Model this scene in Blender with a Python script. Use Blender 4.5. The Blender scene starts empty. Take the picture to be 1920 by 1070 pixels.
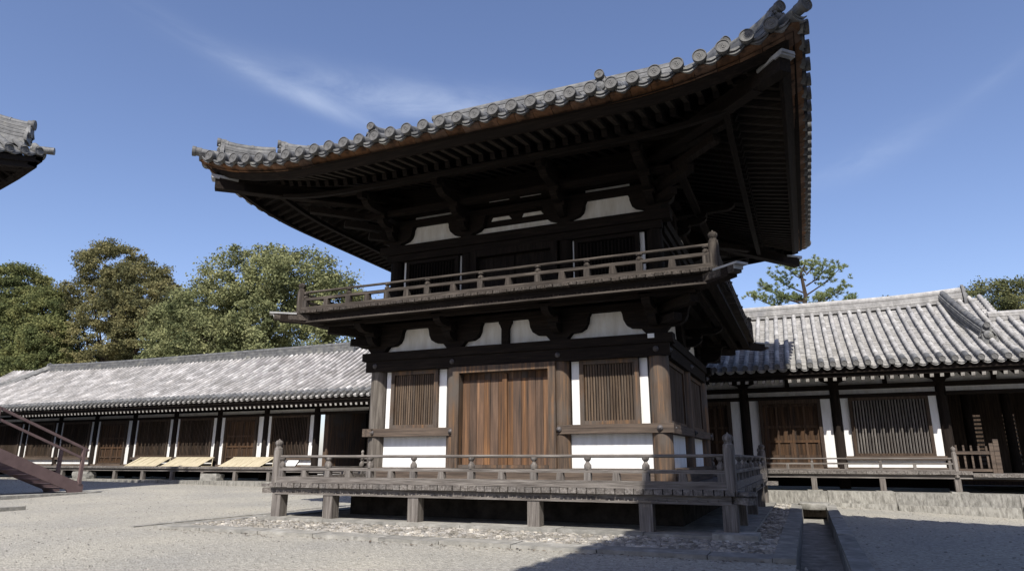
import bpy, math, random
from math import sin, cos, pi, radians, sqrt, atan2
from mathutils import Vector, Matrix, noise
random.seed(7)
S = bpy.context.scene
C = S.collection

# ------------------------------------------------------------ camera
cam_d = bpy.data.cameras.new('camera'); cam = bpy.data.objects.new('camera', cam_d); C.objects.link(cam)
YAW, PITCH = -0.40620, 0.25446
cam.location = (5.3564, -12.2115, 1.1625)
cam.rotation_euler = (pi/2 + PITCH, 0, -YAW)
cam_d.sensor_width = 36.0
cam_d.lens = 1247.8/1920*36.0
cam_d.clip_end = 3000
S.camera = cam

# ------------------------------------------------------------ light
SUN = Vector((.28, -.91, 1.0)).normalized()
EL = math.asin(SUN.z); AZ = atan2(SUN.x, SUN.y)
w = bpy.data.worlds.new('World'); S.world = w; w.use_nodes = True
nt = w.node_tree; nt.nodes.clear()
def N(t, nt_=None, **kw):
    n = (nt_ or nt).nodes.new(t)
    for k, v in kw.items(): setattr(n, k, v)
    return n
out = N('ShaderNodeOutputWorld'); bg = N('ShaderNodeBackground'); bg.inputs[1].default_value = 0.12
sky = N('ShaderNodeTexSky', sky_type='NISHITA'); sky.sun_disc = False
sky.sun_elevation = EL; sky.sun_rotation = AZ
sky.altitude = 100; sky.air_density = 1.0; sky.dust_density = 1.1; sky.ozone_density = 3.2
# thin cirrus in the upper sky
tc = N('ShaderNodeTexCoord')
def vmath(op, a, b=None):
    n = N('ShaderNodeVectorMath', operation=op)
    nt.links.new(a, n.inputs[0])
    if b is not None:
        if isinstance(b, (tuple, Vector)): n.inputs[1].default_value = b
        else: nt.links.new(b, n.inputs[1])
    return n
def m(op, a, b=None, c=None, clamp=False):
    n = N('ShaderNodeMath', operation=op); n.use_clamp = clamp
    for i, x in enumerate((a, b, c)):
        if x is None: continue
        if isinstance(x, (int, float)): n.inputs[i].default_value = x
        else: nt.links.new(x, n.inputs[i])
    return n.outputs[0]
def unit(yaw, el): return Vector((sin(yaw)*cos(el), cos(yaw)*cos(el), sin(el)))
def cloud(yc, ec, slope, half_len, half_w, seed, amt):
    d = unit(yc, ec); r = Vector((cos(yc), -sin(yc), 0)); u = r.cross(d)
    a = (r + u*slope).normalized(); b = d.cross(a) if False else (u - r*slope).normalized()
    pa = vmath('DOT_PRODUCT', tc.outputs['Generated'], tuple(a)).outputs['Value']
    pb = vmath('DOT_PRODUCT', tc.outputs['Generated'], tuple(b)).outputs['Value']
    pd = vmath('DOT_PRODUCT', tc.outputs['Generated'], tuple(d)).outputs['Value']
    cmb = N('ShaderNodeCombineXYZ')
    nt.links.new(m('MULTIPLY', pa, 5.0), cmb.inputs[0]); nt.links.new(m('MULTIPLY', pb, 17.0), cmb.inputs[1]); cmb.inputs[2].default_value = seed
    n1 = N('ShaderNodeTexNoise'); n1.inputs['Scale'].default_value = 1.0; n1.inputs['Detail'].default_value = 7; n1.inputs['Roughness'].default_value = .62
    n1.inputs['Distortion'].default_value = .5
    nt.links.new(cmb.outputs[0], n1.inputs['Vector'])
    # gaussian-like falloff
    qa = m('POWER', m('ABSOLUTE', m('DIVIDE', pa, half_len)), 2.0)
    wob = m('ADD', pb, m('MULTIPLY', m('POWER', m('ABSOLUTE', pa), 2.0), -.35))
    qb = m('POWER', m('ABSOLUTE', m('DIVIDE', wob, half_w)), 2.0)
    fall = m('EXPONENT', m('MULTIPLY', m('ADD', qa, qb), -1.0))
    front = m('GREATER_THAN', pd, 0.2)
    v = m('MULTIPLY', m('MULTIPLY', fall, front), m('MULTIPLY', m('SUBTRACT', n1.outputs['Fac'], .30, clamp=True), amt))
    return v
def pix(u, v):   # yaw / elevation of a direction
    a = (u-960)/1247.8; b = (535-v)/1247.8
    vx, vy, vz = a, cos(PITCH) - b*sin(PITCH), sin(PITCH) + b*cos(PITCH)
    return YAW + atan2(vx, vy), atan2(vz, sqrt(vx*vx+vy*vy))
cl = cloud(*pix(770, 190), -0.05, .17, .024, 3.1, .95)
cl = m('ADD', cl, cloud(*pix(520, 158), -0.30, .15, .012, 8.7, .55))
cl = m('ADD', cl, cloud(*pix(1640, 290), .30, .07, .018, 1.7, .35))
cl = m('ADD', cl, cloud(*pix(1870, 140), .50, .05, .012, 5.2, .2))
cl = m('MINIMUM', cl, .75)
mx = N('ShaderNodeMix', data_type='RGBA'); nt.links.new(cl, mx.inputs[0]); tn = N('ShaderNodeMix', data_type='RGBA', blend_type='MULTIPLY'); tn.inputs[0].default_value = 1; tn.inputs[7].default_value = (1.06, .965, 1.04, 1)
nt.links.new(sky.outputs[0], tn.inputs[6]); nt.links.new(tn.outputs[2], mx.inputs[6]); mx.inputs[7].default_value = (6.0, 6.6, 7.6, 1)
nt.links.new(mx.outputs[2], bg.inputs[0]); nt.links.new(bg.outputs[0], out.inputs[0])
sun_d = bpy.data.lights.new('sun', 'SUN'); sun_d.energy = 4.5; sun_d.angle = radians(.53); sun_d.color = (1, .955, .88)
sun = bpy.data.objects.new('sun', sun_d); C.objects.link(sun)
sun.rotation_euler = SUN.to_track_quat('Z', 'Y').to_euler(); sun.location = SUN*60
S.view_settings.view_transform = 'Standard'; S.view_settings.look = 'None'
S.view_settings.exposure = 0.48; S.view_settings.gamma = 1.0

# ------------------------------------------------------------ materials
def mat(name, c1, c2, scale=(1, 1, 1), nscale=4, rough=.8, bump=0.0, bscale=None, isl=0.0, c3=None, spec=.3, detail=6, blot=None):
    M = bpy.data.materials.new(name); M.use_nodes = True; t = M.node_tree; t.nodes.clear()
    o = N('ShaderNodeOutputMaterial', t); p = N('ShaderNodeBsdfPrincipled', t); t.links.new(p.outputs[0], o.inputs[0])
    p.inputs['Roughness'].default_value = rough; p.inputs['Specular IOR Level'].default_value = spec
    co = N('ShaderNodeTexCoord', t); mp = N('ShaderNodeMapping', t); mp.inputs['Scale'].default_value = scale
    t.links.new(co.outputs['Object'], mp.inputs[0])
    n = N('ShaderNodeTexNoise', t); n.inputs['Scale'].default_value = nscale; n.inputs['Detail'].default_value = detail; n.inputs['Roughness'].default_value = .65
    t.links.new(mp.outputs[0], n.inputs['Vector'])
    r = N('ShaderNodeValToRGB', t); r.color_ramp.elements[0].position = .32; r.color_ramp.elements[1].position = .68
    r.color_ramp.elements[0].color = (*c1, 1); r.color_ramp.elements[1].color = (*c2, 1)
    if c3:
        e = r.color_ramp.elements.new(.52); e.color = (*c3, 1)
    t.links.new(n.outputs['Fac'], r.inputs[0]); col = r.outputs[0]
    if blot:
        n3 = N('ShaderNodeTexNoise', t); n3.inputs['Scale'].default_value = blot[0]; n3.inputs['Detail'].default_value = 5
        t.links.new(co.outputs['Object'], n3.inputs['Vector'])
        r3 = N('ShaderNodeValToRGB', t); r3.color_ramp.elements[0].position = blot[2]; r3.color_ramp.elements[1].position = blot[2]+.16
        r3.color_ramp.elements[0].color = (0, 0, 0, 1); r3.color_ramp.elements[1].color = (1, 1, 1, 1)
        t.links.new(n3.outputs['Fac'], r3.inputs[0])
        mm = N('ShaderNodeMix', t, data_type='RGBA'); t.links.new(r3.outputs[0], mm.inputs[0]); t.links.new(col, mm.inputs[6]); mm.inputs[7].default_value = (*blot[1], 1)
        col = mm.outputs[2]
    if isl:
        g = N('ShaderNodeNewGeometry', t); h = N('ShaderNodeHueSaturation', t)
        mr = N('ShaderNodeMapRange', t); mr.inputs[3].default_value = 1-isl; mr.inputs[4].default_value = 1+isl
        t.links.new(g.outputs['Random Per Island'], mr.inputs[0]); t.links.new(mr.outputs[0], h.inputs['Value'])
        ms = N('ShaderNodeMath', t, operation='MULTIPLY'); ms.inputs[1].default_value = 37.7; t.links.new(g.outputs['Random Per Island'], ms.inputs[0])
        mf = N('ShaderNodeMath', t, operation='FRACT'); t.links.new(ms.outputs[0], mf.inputs[0])
        mr2 = N('ShaderNodeMapRange', t); mr2.inputs[3].default_value = 1-isl*.9; mr2.inputs[4].default_value = 1+isl*.5; t.links.new(mf.outputs[0], mr2.inputs[0]); t.links.new(mr2.outputs[0], h.inputs['Saturation'])
        t.links.new(col, h.inputs['Color']); col = h.outputs[0]
    t.links.new(col, p.inputs['Base Color'])
    if bump:
        n2 = N('ShaderNodeTexNoise', t); n2.inputs['Scale'].default_value = bscale or nscale*3; n2.inputs['Detail'].default_value = 4
        t.links.new(mp.outputs[0], n2.inputs['Vector'])
        b = N('ShaderNodeBump', t); b.inputs['Strength'].default_value = bump; b.inputs['Distance'].default_value = .02
        t.links.new(n2.outputs['Fac'], b.inputs['Height']); t.links.new(b.outputs[0], p.inputs['Normal'])
    return M
GV, GX, GY = (9, 9, .5), (.5, 9, 9), (9, .5, 9)      # grain along z, x, y
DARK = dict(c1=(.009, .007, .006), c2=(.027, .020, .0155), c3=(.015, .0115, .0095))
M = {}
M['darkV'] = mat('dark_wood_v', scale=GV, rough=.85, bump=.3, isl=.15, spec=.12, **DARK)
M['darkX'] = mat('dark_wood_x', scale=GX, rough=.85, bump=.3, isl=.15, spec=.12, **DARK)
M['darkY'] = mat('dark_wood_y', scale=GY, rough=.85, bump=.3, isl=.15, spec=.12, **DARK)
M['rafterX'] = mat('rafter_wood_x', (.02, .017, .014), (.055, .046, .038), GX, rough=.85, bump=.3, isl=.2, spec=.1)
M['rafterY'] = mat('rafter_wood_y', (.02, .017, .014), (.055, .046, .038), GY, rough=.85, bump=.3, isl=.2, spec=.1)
M['brown'] = mat('brown_wood', (.04, .031, .025), (.20, .11, .055), GV, nscale=1.6, rough=.75, bump=.35, bscale=9, c3=(.10, .070, .05), isl=.1, spec=.2, blot=(1.3, (.095, .08, .068), .5))
M['hall_door'] = mat('hall_door_wood', (.025, .018, .014), (.095, .058, .036), (7, 7, .5), nscale=2, rough=.8, bump=.3, isl=.25, spec=.1)
M['hall_wood'] = mat('hall_wood', (.028, .021, .017), (.085, .062, .046), GV, nscale=3, rough=.85, bump=.3, isl=.2, spec=.1)
M['endgrain'] = mat('pale_end_grain', (.25, .23, .20), (.45, .43, .40), nscale=9, rough=.9)
M['post'] = mat('grey_pillar_wood', (.06, .052, .044), (.20, .18, .155), GV, nscale=3, rough=.85, bump=.5, bscale=12, c3=(.12, .105, .09), isl=.08, spec=.15)
M['door'] = mat('door_wood', (.042, .032, .026), (.20, .118, .07), (7, 7, .35), nscale=1.7, rough=.7, bump=.3, bscale=10, c3=(.11, .066, .042), isl=.4, spec=.2)
M['lattice'] = mat('lattice_wood', (.06, .045, .035), (.17, .125, .09), GV, nscale=3, rough=.8, bump=.2, isl=.2, spec=.15)
M['sillX'] = mat('beam_wood_x', (.05, .04, .034), (.15, .115, .09), GX, nscale=2, rough=.8, bump=.3, isl=.1, spec=.15)
M['sillY'] = mat('beam_wood_y', (.05, .04, .034), (.15, .115, .09), GY, nscale=2, rough=.8, bump=.3, isl=.1, spec=.15)
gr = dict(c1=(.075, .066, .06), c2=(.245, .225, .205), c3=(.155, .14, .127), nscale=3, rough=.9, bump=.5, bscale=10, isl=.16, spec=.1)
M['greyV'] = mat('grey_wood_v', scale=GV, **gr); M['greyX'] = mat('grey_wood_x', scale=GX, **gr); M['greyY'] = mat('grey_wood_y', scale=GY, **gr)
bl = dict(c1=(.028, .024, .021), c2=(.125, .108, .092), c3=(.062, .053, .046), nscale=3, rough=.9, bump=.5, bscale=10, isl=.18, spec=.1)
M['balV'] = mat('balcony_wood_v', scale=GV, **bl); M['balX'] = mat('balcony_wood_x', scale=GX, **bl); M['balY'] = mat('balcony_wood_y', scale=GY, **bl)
M['white'] = mat('white_plaster', (.66, .65, .62), (.82, .815, .80), (5, 5, .8), nscale=1.5, rough=.9, bump=.12, bscale=30, spec=.1)
M['plaster_warm'] = mat('warm_plaster', (.60, .565, .50), (.80, .78, .74), (3, 3, .7), nscale=2, rough=.9, bump=.1, bscale=20, spec=.1)  # slightly darker, warmer plaster tone for bracket-zone panels and hall walls
M['tile'] = mat('dark_roof_tile', (.065, .067, .068), (.19, .19, .182), nscale=5, rough=.6, bump=.25, bscale=22, isl=.22, spec=.35, c3=(.135, .135, .133), blot=(3, (.22, .215, .185), .57))
M['tile_end'] = mat('end_tile_clay', (.07, .07, .07), (.15, .147, .14), nscale=9, rough=.65, bump=.2, bscale=30, isl=.12, spec=.3)
M['tile_pale'] = mat('weathered_roof_tile', (.22, .215, .20), (.42, .41, .385), (2, 1, 1), nscale=3, rough=.85, bump=.3, bscale=14, isl=.2, spec=.1, c3=(.32, .31, .295), blot=(1.1, (.22, .22, .225), .6))
M['tile_far'] = mat('pale_roof_tile', (.23, .22, .205), (.50, .48, .455), nscale=1.6, rough=.85, bump=.3, bscale=9, isl=.25, spec=.15, c3=(.33, .315, .30))
M['urago'] = mat('eave_board', (.03, .022, .017), (.17, .10, .06), (3, 3, 3), nscale=2, rough=.85, isl=.25, spec=.1, c3=(.13, .07, .04))
M['stone'] = mat('stone', (.19, .185, .168), (.36, .35, .32), nscale=4, rough=.95, bump=.9, bscale=9, isl=.14, spec=.05, c3=(.26, .25, .225), blot=(6, (.17, .165, .15), .56), detail=9)
M['pebble'] = mat('pebbles', (.20, .185, .155), (.48, .445, .375), nscale=2, rough=.9, isl=.45, spec=.05, c3=(.29, .27, .24))
M['mat'] = mat('reed_mat', (.36, .31, .21), (.55, .49, .36), (22, 2, 2), nscale=2, rough=.9, bump=.4, spec=.1)
M['steel'] = mat('painted_steel', (.115, .078, .075), (.16, .11, .105), nscale=3, rough=.55, spec=.3)
M['iron'] = mat('dark_nail_cover', (.05, .045, .045), (.12, .11, .11), nscale=8, rough=.5, spec=.4)
M['copper'] = mat('pale_metal', (.22, .22, .22), (.42, .42, .41), nscale=5, rough=.5, spec=.5)
M['black'] = mat('dark_interior', (.006, .005, .005), (.012, .011, .010), nscale=3, rough=.95, spec=.0)  # near-black puts the shade of unlit rooms into colour; also the notice's ink
M['paper'] = mat('sign_paper', (.72, .72, .70), (.8, .8, .78), nscale=3, rough=.8)
M['bed'] = mat('pebble_bed_dark', (.10, .095, .08), (.21, .20, .17), nscale=8, rough=1, bump=.5, spec=0)  # darker sheet under the pebbles, so the gaps between them come out dark
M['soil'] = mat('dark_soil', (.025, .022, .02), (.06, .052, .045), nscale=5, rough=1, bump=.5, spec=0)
M['podium'] = mat('rough_dressed_stone', (.13, .125, .11), (.36, .35, .315), (6, 6, 1.6), nscale=3, rough=.95, bump=1.0, bscale=9, isl=.12, spec=.05, c3=(.26, .25, .225), blot=(4, (.30, .29, .26), .55), detail=10)
M['bark'] = mat('bark', (.03, .022, .016), (.09, .07, .052), (3, 3, .6), nscale=3, rough=.95, bump=.5, spec=.1)
# gravel ground
def ground_mat():   # raked gravel with trodden, slightly darker patches
    Mg = bpy.data.materials.new('gravel'); Mg.use_nodes = True; t = Mg.node_tree; t.nodes.clear()
    o = N('ShaderNodeOutputMaterial', t); p = N('ShaderNodeBsdfPrincipled', t); t.links.new(p.outputs[0], o.inputs[0])
    p.inputs['Roughness'].default_value = .95; p.inputs['Specular IOR Level'].default_value = .1
    co = N('ShaderNodeTexCoord', t)
    def nz(s, d, tp='N'):
        n = N('ShaderNodeTexNoise' if tp == 'N' else 'ShaderNodeTexVoronoi', t); n.inputs['Scale'].default_value = s
        if tp == 'N': n.inputs['Detail'].default_value = d
        t.links.new(co.outputs['Object'], n.inputs['Vector']); return n
    v = nz(38, 0, 'V'); f = nz(14, 6); b = nz(.35, 5)
    r = N('ShaderNodeValToRGB', t); r.color_ramp.elements[0].position = 0; r.color_ramp.elements[1].position = 1
    r.color_ramp.elements[0].color = (.29, .278, .245, 1); r.color_ramp.elements[1].color = (.50, .482, .43, 1)
    t.links.new(v.outputs['Color'], r.inputs[0])
    r2 = N('ShaderNodeValToRGB', t); r2.color_ramp.elements[0].position = .3; r2.color_ramp.elements[1].position = .7
    r2.color_ramp.elements[0].color = (.84, .84, .85, 1); r2.color_ramp.elements[1].color = (1.12, 1.09, 1.03, 1); t.links.new(b.outputs['Fac'], r2.inputs[0])
    r4 = N('ShaderNodeValToRGB', t); r4.color_ramp.elements[0].position = .3; r4.color_ramp.elements[1].position = .62
    r4.color_ramp.elements[0].color = (.72, .72, .72, 1); r4.color_ramp.elements[1].color = (1.03, 1.03, 1.03, 1); t.links.new(f.outputs['Fac'], r4.inputs[0])
    mu = N('ShaderNodeMix', t, data_type='RGBA', blend_type='MULTIPLY'); mu.inputs[0].default_value = 1; t.links.new(r.outputs[0], mu.inputs[6]); t.links.new(r2.outputs[0], mu.inputs[7])
    mv = N('ShaderNodeMix', t, data_type='RGBA', blend_type='MULTIPLY'); mv.inputs[0].default_value = 1; t.links.new(mu.outputs[2], mv.inputs[6]); t.links.new(r4.outputs[0], mv.inputs[7])
    t.links.new(mv.outputs[2], p.inputs['Base Color'])
    bu = N('ShaderNodeBump', t); bu.inputs['Strength'].default_value = .8; bu.inputs['Distance'].default_value = .02
    t.links.new(v.outputs['Distance'], bu.inputs['Height']); t.links.new(bu.outputs[0], p.inputs['Normal'])
    return Mg
M['gravel'] = ground_mat()
def leaf_mat(name, ca, cb, cc):
    Ml = bpy.data.materials.new(name); Ml.use_nodes = True; t = Ml.node_tree; t.nodes.clear()
    o = N('ShaderNodeOutputMaterial', t); d = N('ShaderNodeBsdfDiffuse', t); tr = N('ShaderNodeBsdfTranslucent', t); ms = N('ShaderNodeMixShader', t)
    ms.inputs[0].default_value = .28
    g = N('ShaderNodeNewGeometry', t); r = N('ShaderNodeValToRGB', t)
    r.color_ramp.elements[0].color = (*ca, 1); r.color_ramp.elements[1].color = (*cc, 1); e = r.color_ramp.elements.new(.5); e.color = (*cb, 1)
    co = N('ShaderNodeTexCoord', t); n = N('ShaderNodeTexNoise', t); n.inputs['Scale'].default_value = .5; n.inputs['Detail'].default_value = 3; t.links.new(co.outputs['Object'], n.inputs['Vector'])
    a = N('ShaderNodeMath', t, operation='MULTIPLY_ADD'); a.inputs[1].default_value = .45; t.links.new(g.outputs['Random Per Island'], a.inputs[0])
    b = N('ShaderNodeMath', t, operation='MULTIPLY_ADD'); b.inputs[1].default_value = 1.9; b.inputs[2].default_value = -.68; t.links.new(n.outputs['Fac'], b.inputs[0]); t.links.new(b.outputs[0], a.inputs[2])
    t.links.new(a.outputs[0], r.inputs[0]); t.links.new(r.outputs[0], d.inputs[0]); t.links.new(r.outputs[0], tr.inputs[0])
    t.links.new(d.outputs[0], ms.inputs[1]); t.links.new(tr.outputs[0], ms.inputs[2]); t.links.new(ms.outputs[0], o.inputs[0])
    return Ml
M['leafA'] = leaf_mat('conifer_leaves', (.062, .08, .037), (.155, .17, .07), (.27, .26, .105))
M['leafB'] = leaf_mat('brown_conifer_leaves', (.072, .078, .042), (.165, .158, .075), (.27, .235, .11))
M['leafC'] = leaf_mat('camphor_leaves', (.075, .09, .043), (.20, .212, .10), (.34, .335, .165))
M['leafP'] = leaf_mat('pine_needles', (.09, .12, .06), (.21, .25, .11), (.38, .40, .19))
M['leafD'] = leaf_mat('oak_leaves', (.05, .062, .03), (.12, .13, .06), (.20, .195, .09))

# ------------------------------------------------------------ mesh helpers
class MB:
    def __init__(s): s.v = []; s.f = []; s.s = []
    def hexa(s, p, smooth=False):
        b = len(s.v); s.v += [tuple(q) for q in p]
        for q in ((0, 3, 2, 1), (4, 5, 6, 7), (0, 1, 5, 4), (1, 2, 6, 5), (2, 3, 7, 6), (3, 0, 4, 7)):
            s.f.append(tuple(b+i for i in q)); s.s.append(smooth)
    def box(s, x0, x1, y0, y1, z0, z1):
        if x0 > x1: x0, x1 = x1, x0
        if y0 > y1: y0, y1 = y1, y0
        s.hexa([(x0, y0, z0), (x1, y0, z0), (x1, y1, z0), (x0, y1, z0), (x0, y0, z1), (x1, y0, z1), (x1, y1, z1), (x0, y1, z1)])
    def bar(s, a, b, wd, h, up=(0, 0, 1)):
        a = Vector(a); b = Vector(b); d = (b-a).normalized(); r = d.cross(Vector(up)).normalized()*wd/2; u = r.cross(d).normalized()*h/2
        s.hexa([a-r-u, a+r-u, b+r-u, b-r-u, a-r+u, a+r+u, b+r+u, b-r+u])
    def poly(s, pts, fn, o0, o1):      # extruded outline; fn(s, o, z)
        n = len(pts); b = len(s.v)
        for o in (o0, o1): s.v += [tuple(fn(p[0], o, p[1])) for p in pts]
        s.f.append(tuple(b+i for i in range(n))); s.f.append(tuple(b+n+i for i in reversed(range(n)))); s.s += [False]*2
        for i in range(n):
            j = (i+1) % n; s.f.append((b+i, b+n+i, b+n+j, b+j)); s.s.append(False)
    def tube(s, path, r, n=10, caps=True, a0=0, a1=2*pi, up=(0, 0, 1), smooth=True):
        path = [Vector(p) for p in path]; closed = abs(a1-a0-2*pi) < 1e-6; k = n if closed else n+1; b = len(s.v); L = len(path)
        for i, p in enumerate(path):
            d = (path[min(i+1, L-1)]-path[max(i-1, 0)]).normalized()
            uu = Vector(up)
            if abs(d.dot(uu)) > .95: uu = Vector((0, 1, 0))
            x = d.cross(uu).normalized(); y = x.cross(d).normalized(); rr = r[i] if isinstance(r, (list, tuple)) else r
            for j in range(k):
                a = a0+(a1-a0)*j/n; s.v.append(tuple(p+x*cos(a)*rr+y*sin(a)*rr))
        for i in range(L-1):
            for j in range(n):
                j2 = (j+1) % k if closed else j+1
                s.f.append((b+i*k+j, b+i*k+j2, b+(i+1)*k+j2, b+(i+1)*k+j)); s.s.append(smooth)
        if caps:
            for i in (0, L-1):
                b2 = len(s.v); s.v += s.v[b+i*k:b+i*k+k]; q = tuple(b2+j for j in range(k)); s.f.append(q if i else q[::-1]); s.s.append(False)
    def lathe(s, c, prof, n=16, axis=None):     # prof: (r, h) along axis
        c = Vector(c); ax = Vector(axis or (0, 0, 1)).normalized(); x = ax.orthogonal().normalized(); y = ax.cross(x); b = len(s.v)
        for r, h in prof:
            for j in range(n):
                a = 2*pi*j/n; s.v.append(tuple(c+ax*h+(x*cos(a)+y*sin(a))*r))
        for i in range(len(prof)-1):
            for j in range(n):
                j2 = (j+1) % n; s.f.append((b+i*n+j, b+i*n+j2, b+(i+1)*n+j2, b+(i+1)*n+j)); s.s.append(True)
        for i in (0, len(prof)-1):
            b2 = len(s.v); s.v += s.v[b+i*n:b+i*n+n]; q = tuple(b2+j for j in range(n)); s.f.append(q if i else q[::-1]); s.s.append(False)
    def build(s, name, material, parent=None, fix=True):
        me = bpy.data.meshes.new(name); me.from_pydata(s.v, [], s.f); me.polygons.foreach_set('use_smooth', s.s); me.materials.append(M[material] if isinstance(material, str) else material)
        if fix:
            import bmesh
            bm = bmesh.new(); bm.from_mesh(me); bmesh.ops.recalc_face_normals(bm, faces=bm.faces); bm.to_mesh(me); bm.free()
        if any(s.s): me.set_sharp_from_angle(angle=radians(38))
        me.update(); o = bpy.data.objects.new(name, me); C.objects.link(o)
        if parent: o.parent = parent
        return o
def tag(o, label=None, cat=None, group=None, kind=None):
    for k, v in (('label', label), ('category', cat), ('group', group), ('kind', kind)):
        if v: o[k] = v
    return o
def empty(name, label, cat, group=None):
    o = bpy.data.objects.new(name, None); C.objects.link(o); o.empty_display_size = .3
    return tag(o, label, cat, group)
def inst(src, parent, loc, rotz=0.0, scale=None):     # another copy of a part
    o = src.copy(); C.objects.link(o); o.parent = parent; o.location = loc; o.rotation_euler = (0, 0, rotz)
    if scale: o.scale = scale
    return o
def boxT(mb, P, s0, s1, o0, o1, z0, z1):
    a = P(s0, o0, z0); b = P(s1, o1, z1); mb.box(a[0], b[0], a[1], b[1], a[2], b[2])
def one(name, material, parent, *boxes):
    mb = MB()
    for b in boxes: mb.box(*b)
    return mb.build(name, material, parent)

# ------------------------------------------------------------ ground
def gz(x, y):
    t = min(1, max(0, (y-1)/6)); z = -.010*x*t
    if x > 5.9: z -= .035*(min(x, 14)-5.9)*t
    return max(z, -.45) if x > 0 else min(z, .25)
DR0, DR1, KB = 5.12, 5.65, 5.87        # drain and its outer kerb
YC = 2.529                              # centre of the tower in y
def ground():
    mb = MB(); xs = [-900, -300, -120, -60]+[-40+2*i for i in range(17)]+[-7, -5.65, -5.12, -3, 0, 3, DR0, DR1, KB, 7, 8, 9, 10, 12, 14, 20, 30, 60, 150, 500, 900]
    ys = [-900, -200, -60, -30, -20, -15, -12, -9, -7, -5, -3.55, -3, -1, 1, 2, 3, 4, 5, 6, 7, 8, 8.4, 10, 14, 20, 40, 100, 300, 900]
    idx = {}
    for i, x in enumerate(xs):
        for j, y in enumerate(ys):
            idx[i, j] = len(mb.v); mb.v.append((x, y, gz(x, y)))
    for i in range(len(xs)-1):
        for j in range(len(ys)-1):
            cx = (xs[i]+xs[i+1])/2; cy = (ys[j]+ys[j+1])/2
            if DR0 < cx < DR1 and -30 < cy < 7: continue
            mb.f.append((idx[i, j], idx[i+1, j], idx[i+1, j+1], idx[i, j+1])); mb.s.append(False)
    tag(mb.build('ground', 'gravel', fix=False), kind='structure')
ground()
def stone_run(mb, x0, x1, y0, y1, z0, z1, along, L=1.1, gap=.006):
    a, b = (x0, x1) if along == 'x' else (y0, y1); p = a; rnd = random.Random(int(abs(a*31+b*17)))
    while p < b-.05:
        q = min(b, p+L*rnd.uniform(.75, 1.25)); dz = rnd.uniform(-.006, .008); j = rnd.uniform(-.006, .006)
        if along == 'x': mb.box(p+gap, q-gap, y0+j, y1+j*.5, z0, z1+dz)
        else: mb.box(x0+j, x1+j*.5, p+gap, q-gap, z0, z1+dz)
        p = q
# kerbs round the pebble bed
mb = MB(); stone_run(mb, -5.12, 4.87, -3.50, -3.06, -.2, .05, 'x'); stone_run(mb, 4.87, DR0, -3.50, 7.0, -.35, .06, 'y', 1.5); stone_run(mb, -5.12, -4.85, -3.04, 6.5, -.2, .045, 'y')
tag(mb.build('kerb', 'stone'), kind='structure')
mb = MB(); stone_run(mb, DR1, KB, -30, 7.0, -.35, .06, 'y', 1.7); tag(mb.build('kerb', 'stone'), kind='structure')
mb = MB(); mb.box(DR0-.1, DR1+.1, -30, 7.2, -.30, -.26); stone_run(mb, -5.75, -5.60, -3.5, 6.5, -.1, .012, 'y', 1.4)
tag(mb.build('drain', 'stone'), kind='structure')
# low stone plinth under the lower deck
PX, PY0, PY1 = 4.5, -1.74, 6.85
mb = MB(); stone_run(mb, -PX, PX, PY0, PY0+.45, -.1, .09, 'x', 1.6); stone_run(mb, PX-.45, PX, PY0+.45, PY1, -.1, .088, 'y', 1.6); stone_run(mb, -PX, -PX+.45, PY0+.45, PY1, -.1, .088, 'y', 1.6)
mb.box(-PX+.45, PX-.45, PY0+.45, PY1, -.1, .075)
mb.box(4.0, 4.62, -1.86, -1.3, -.05, .13)
tag(mb.build('plinth', 'stone'), kind='structure')
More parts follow.
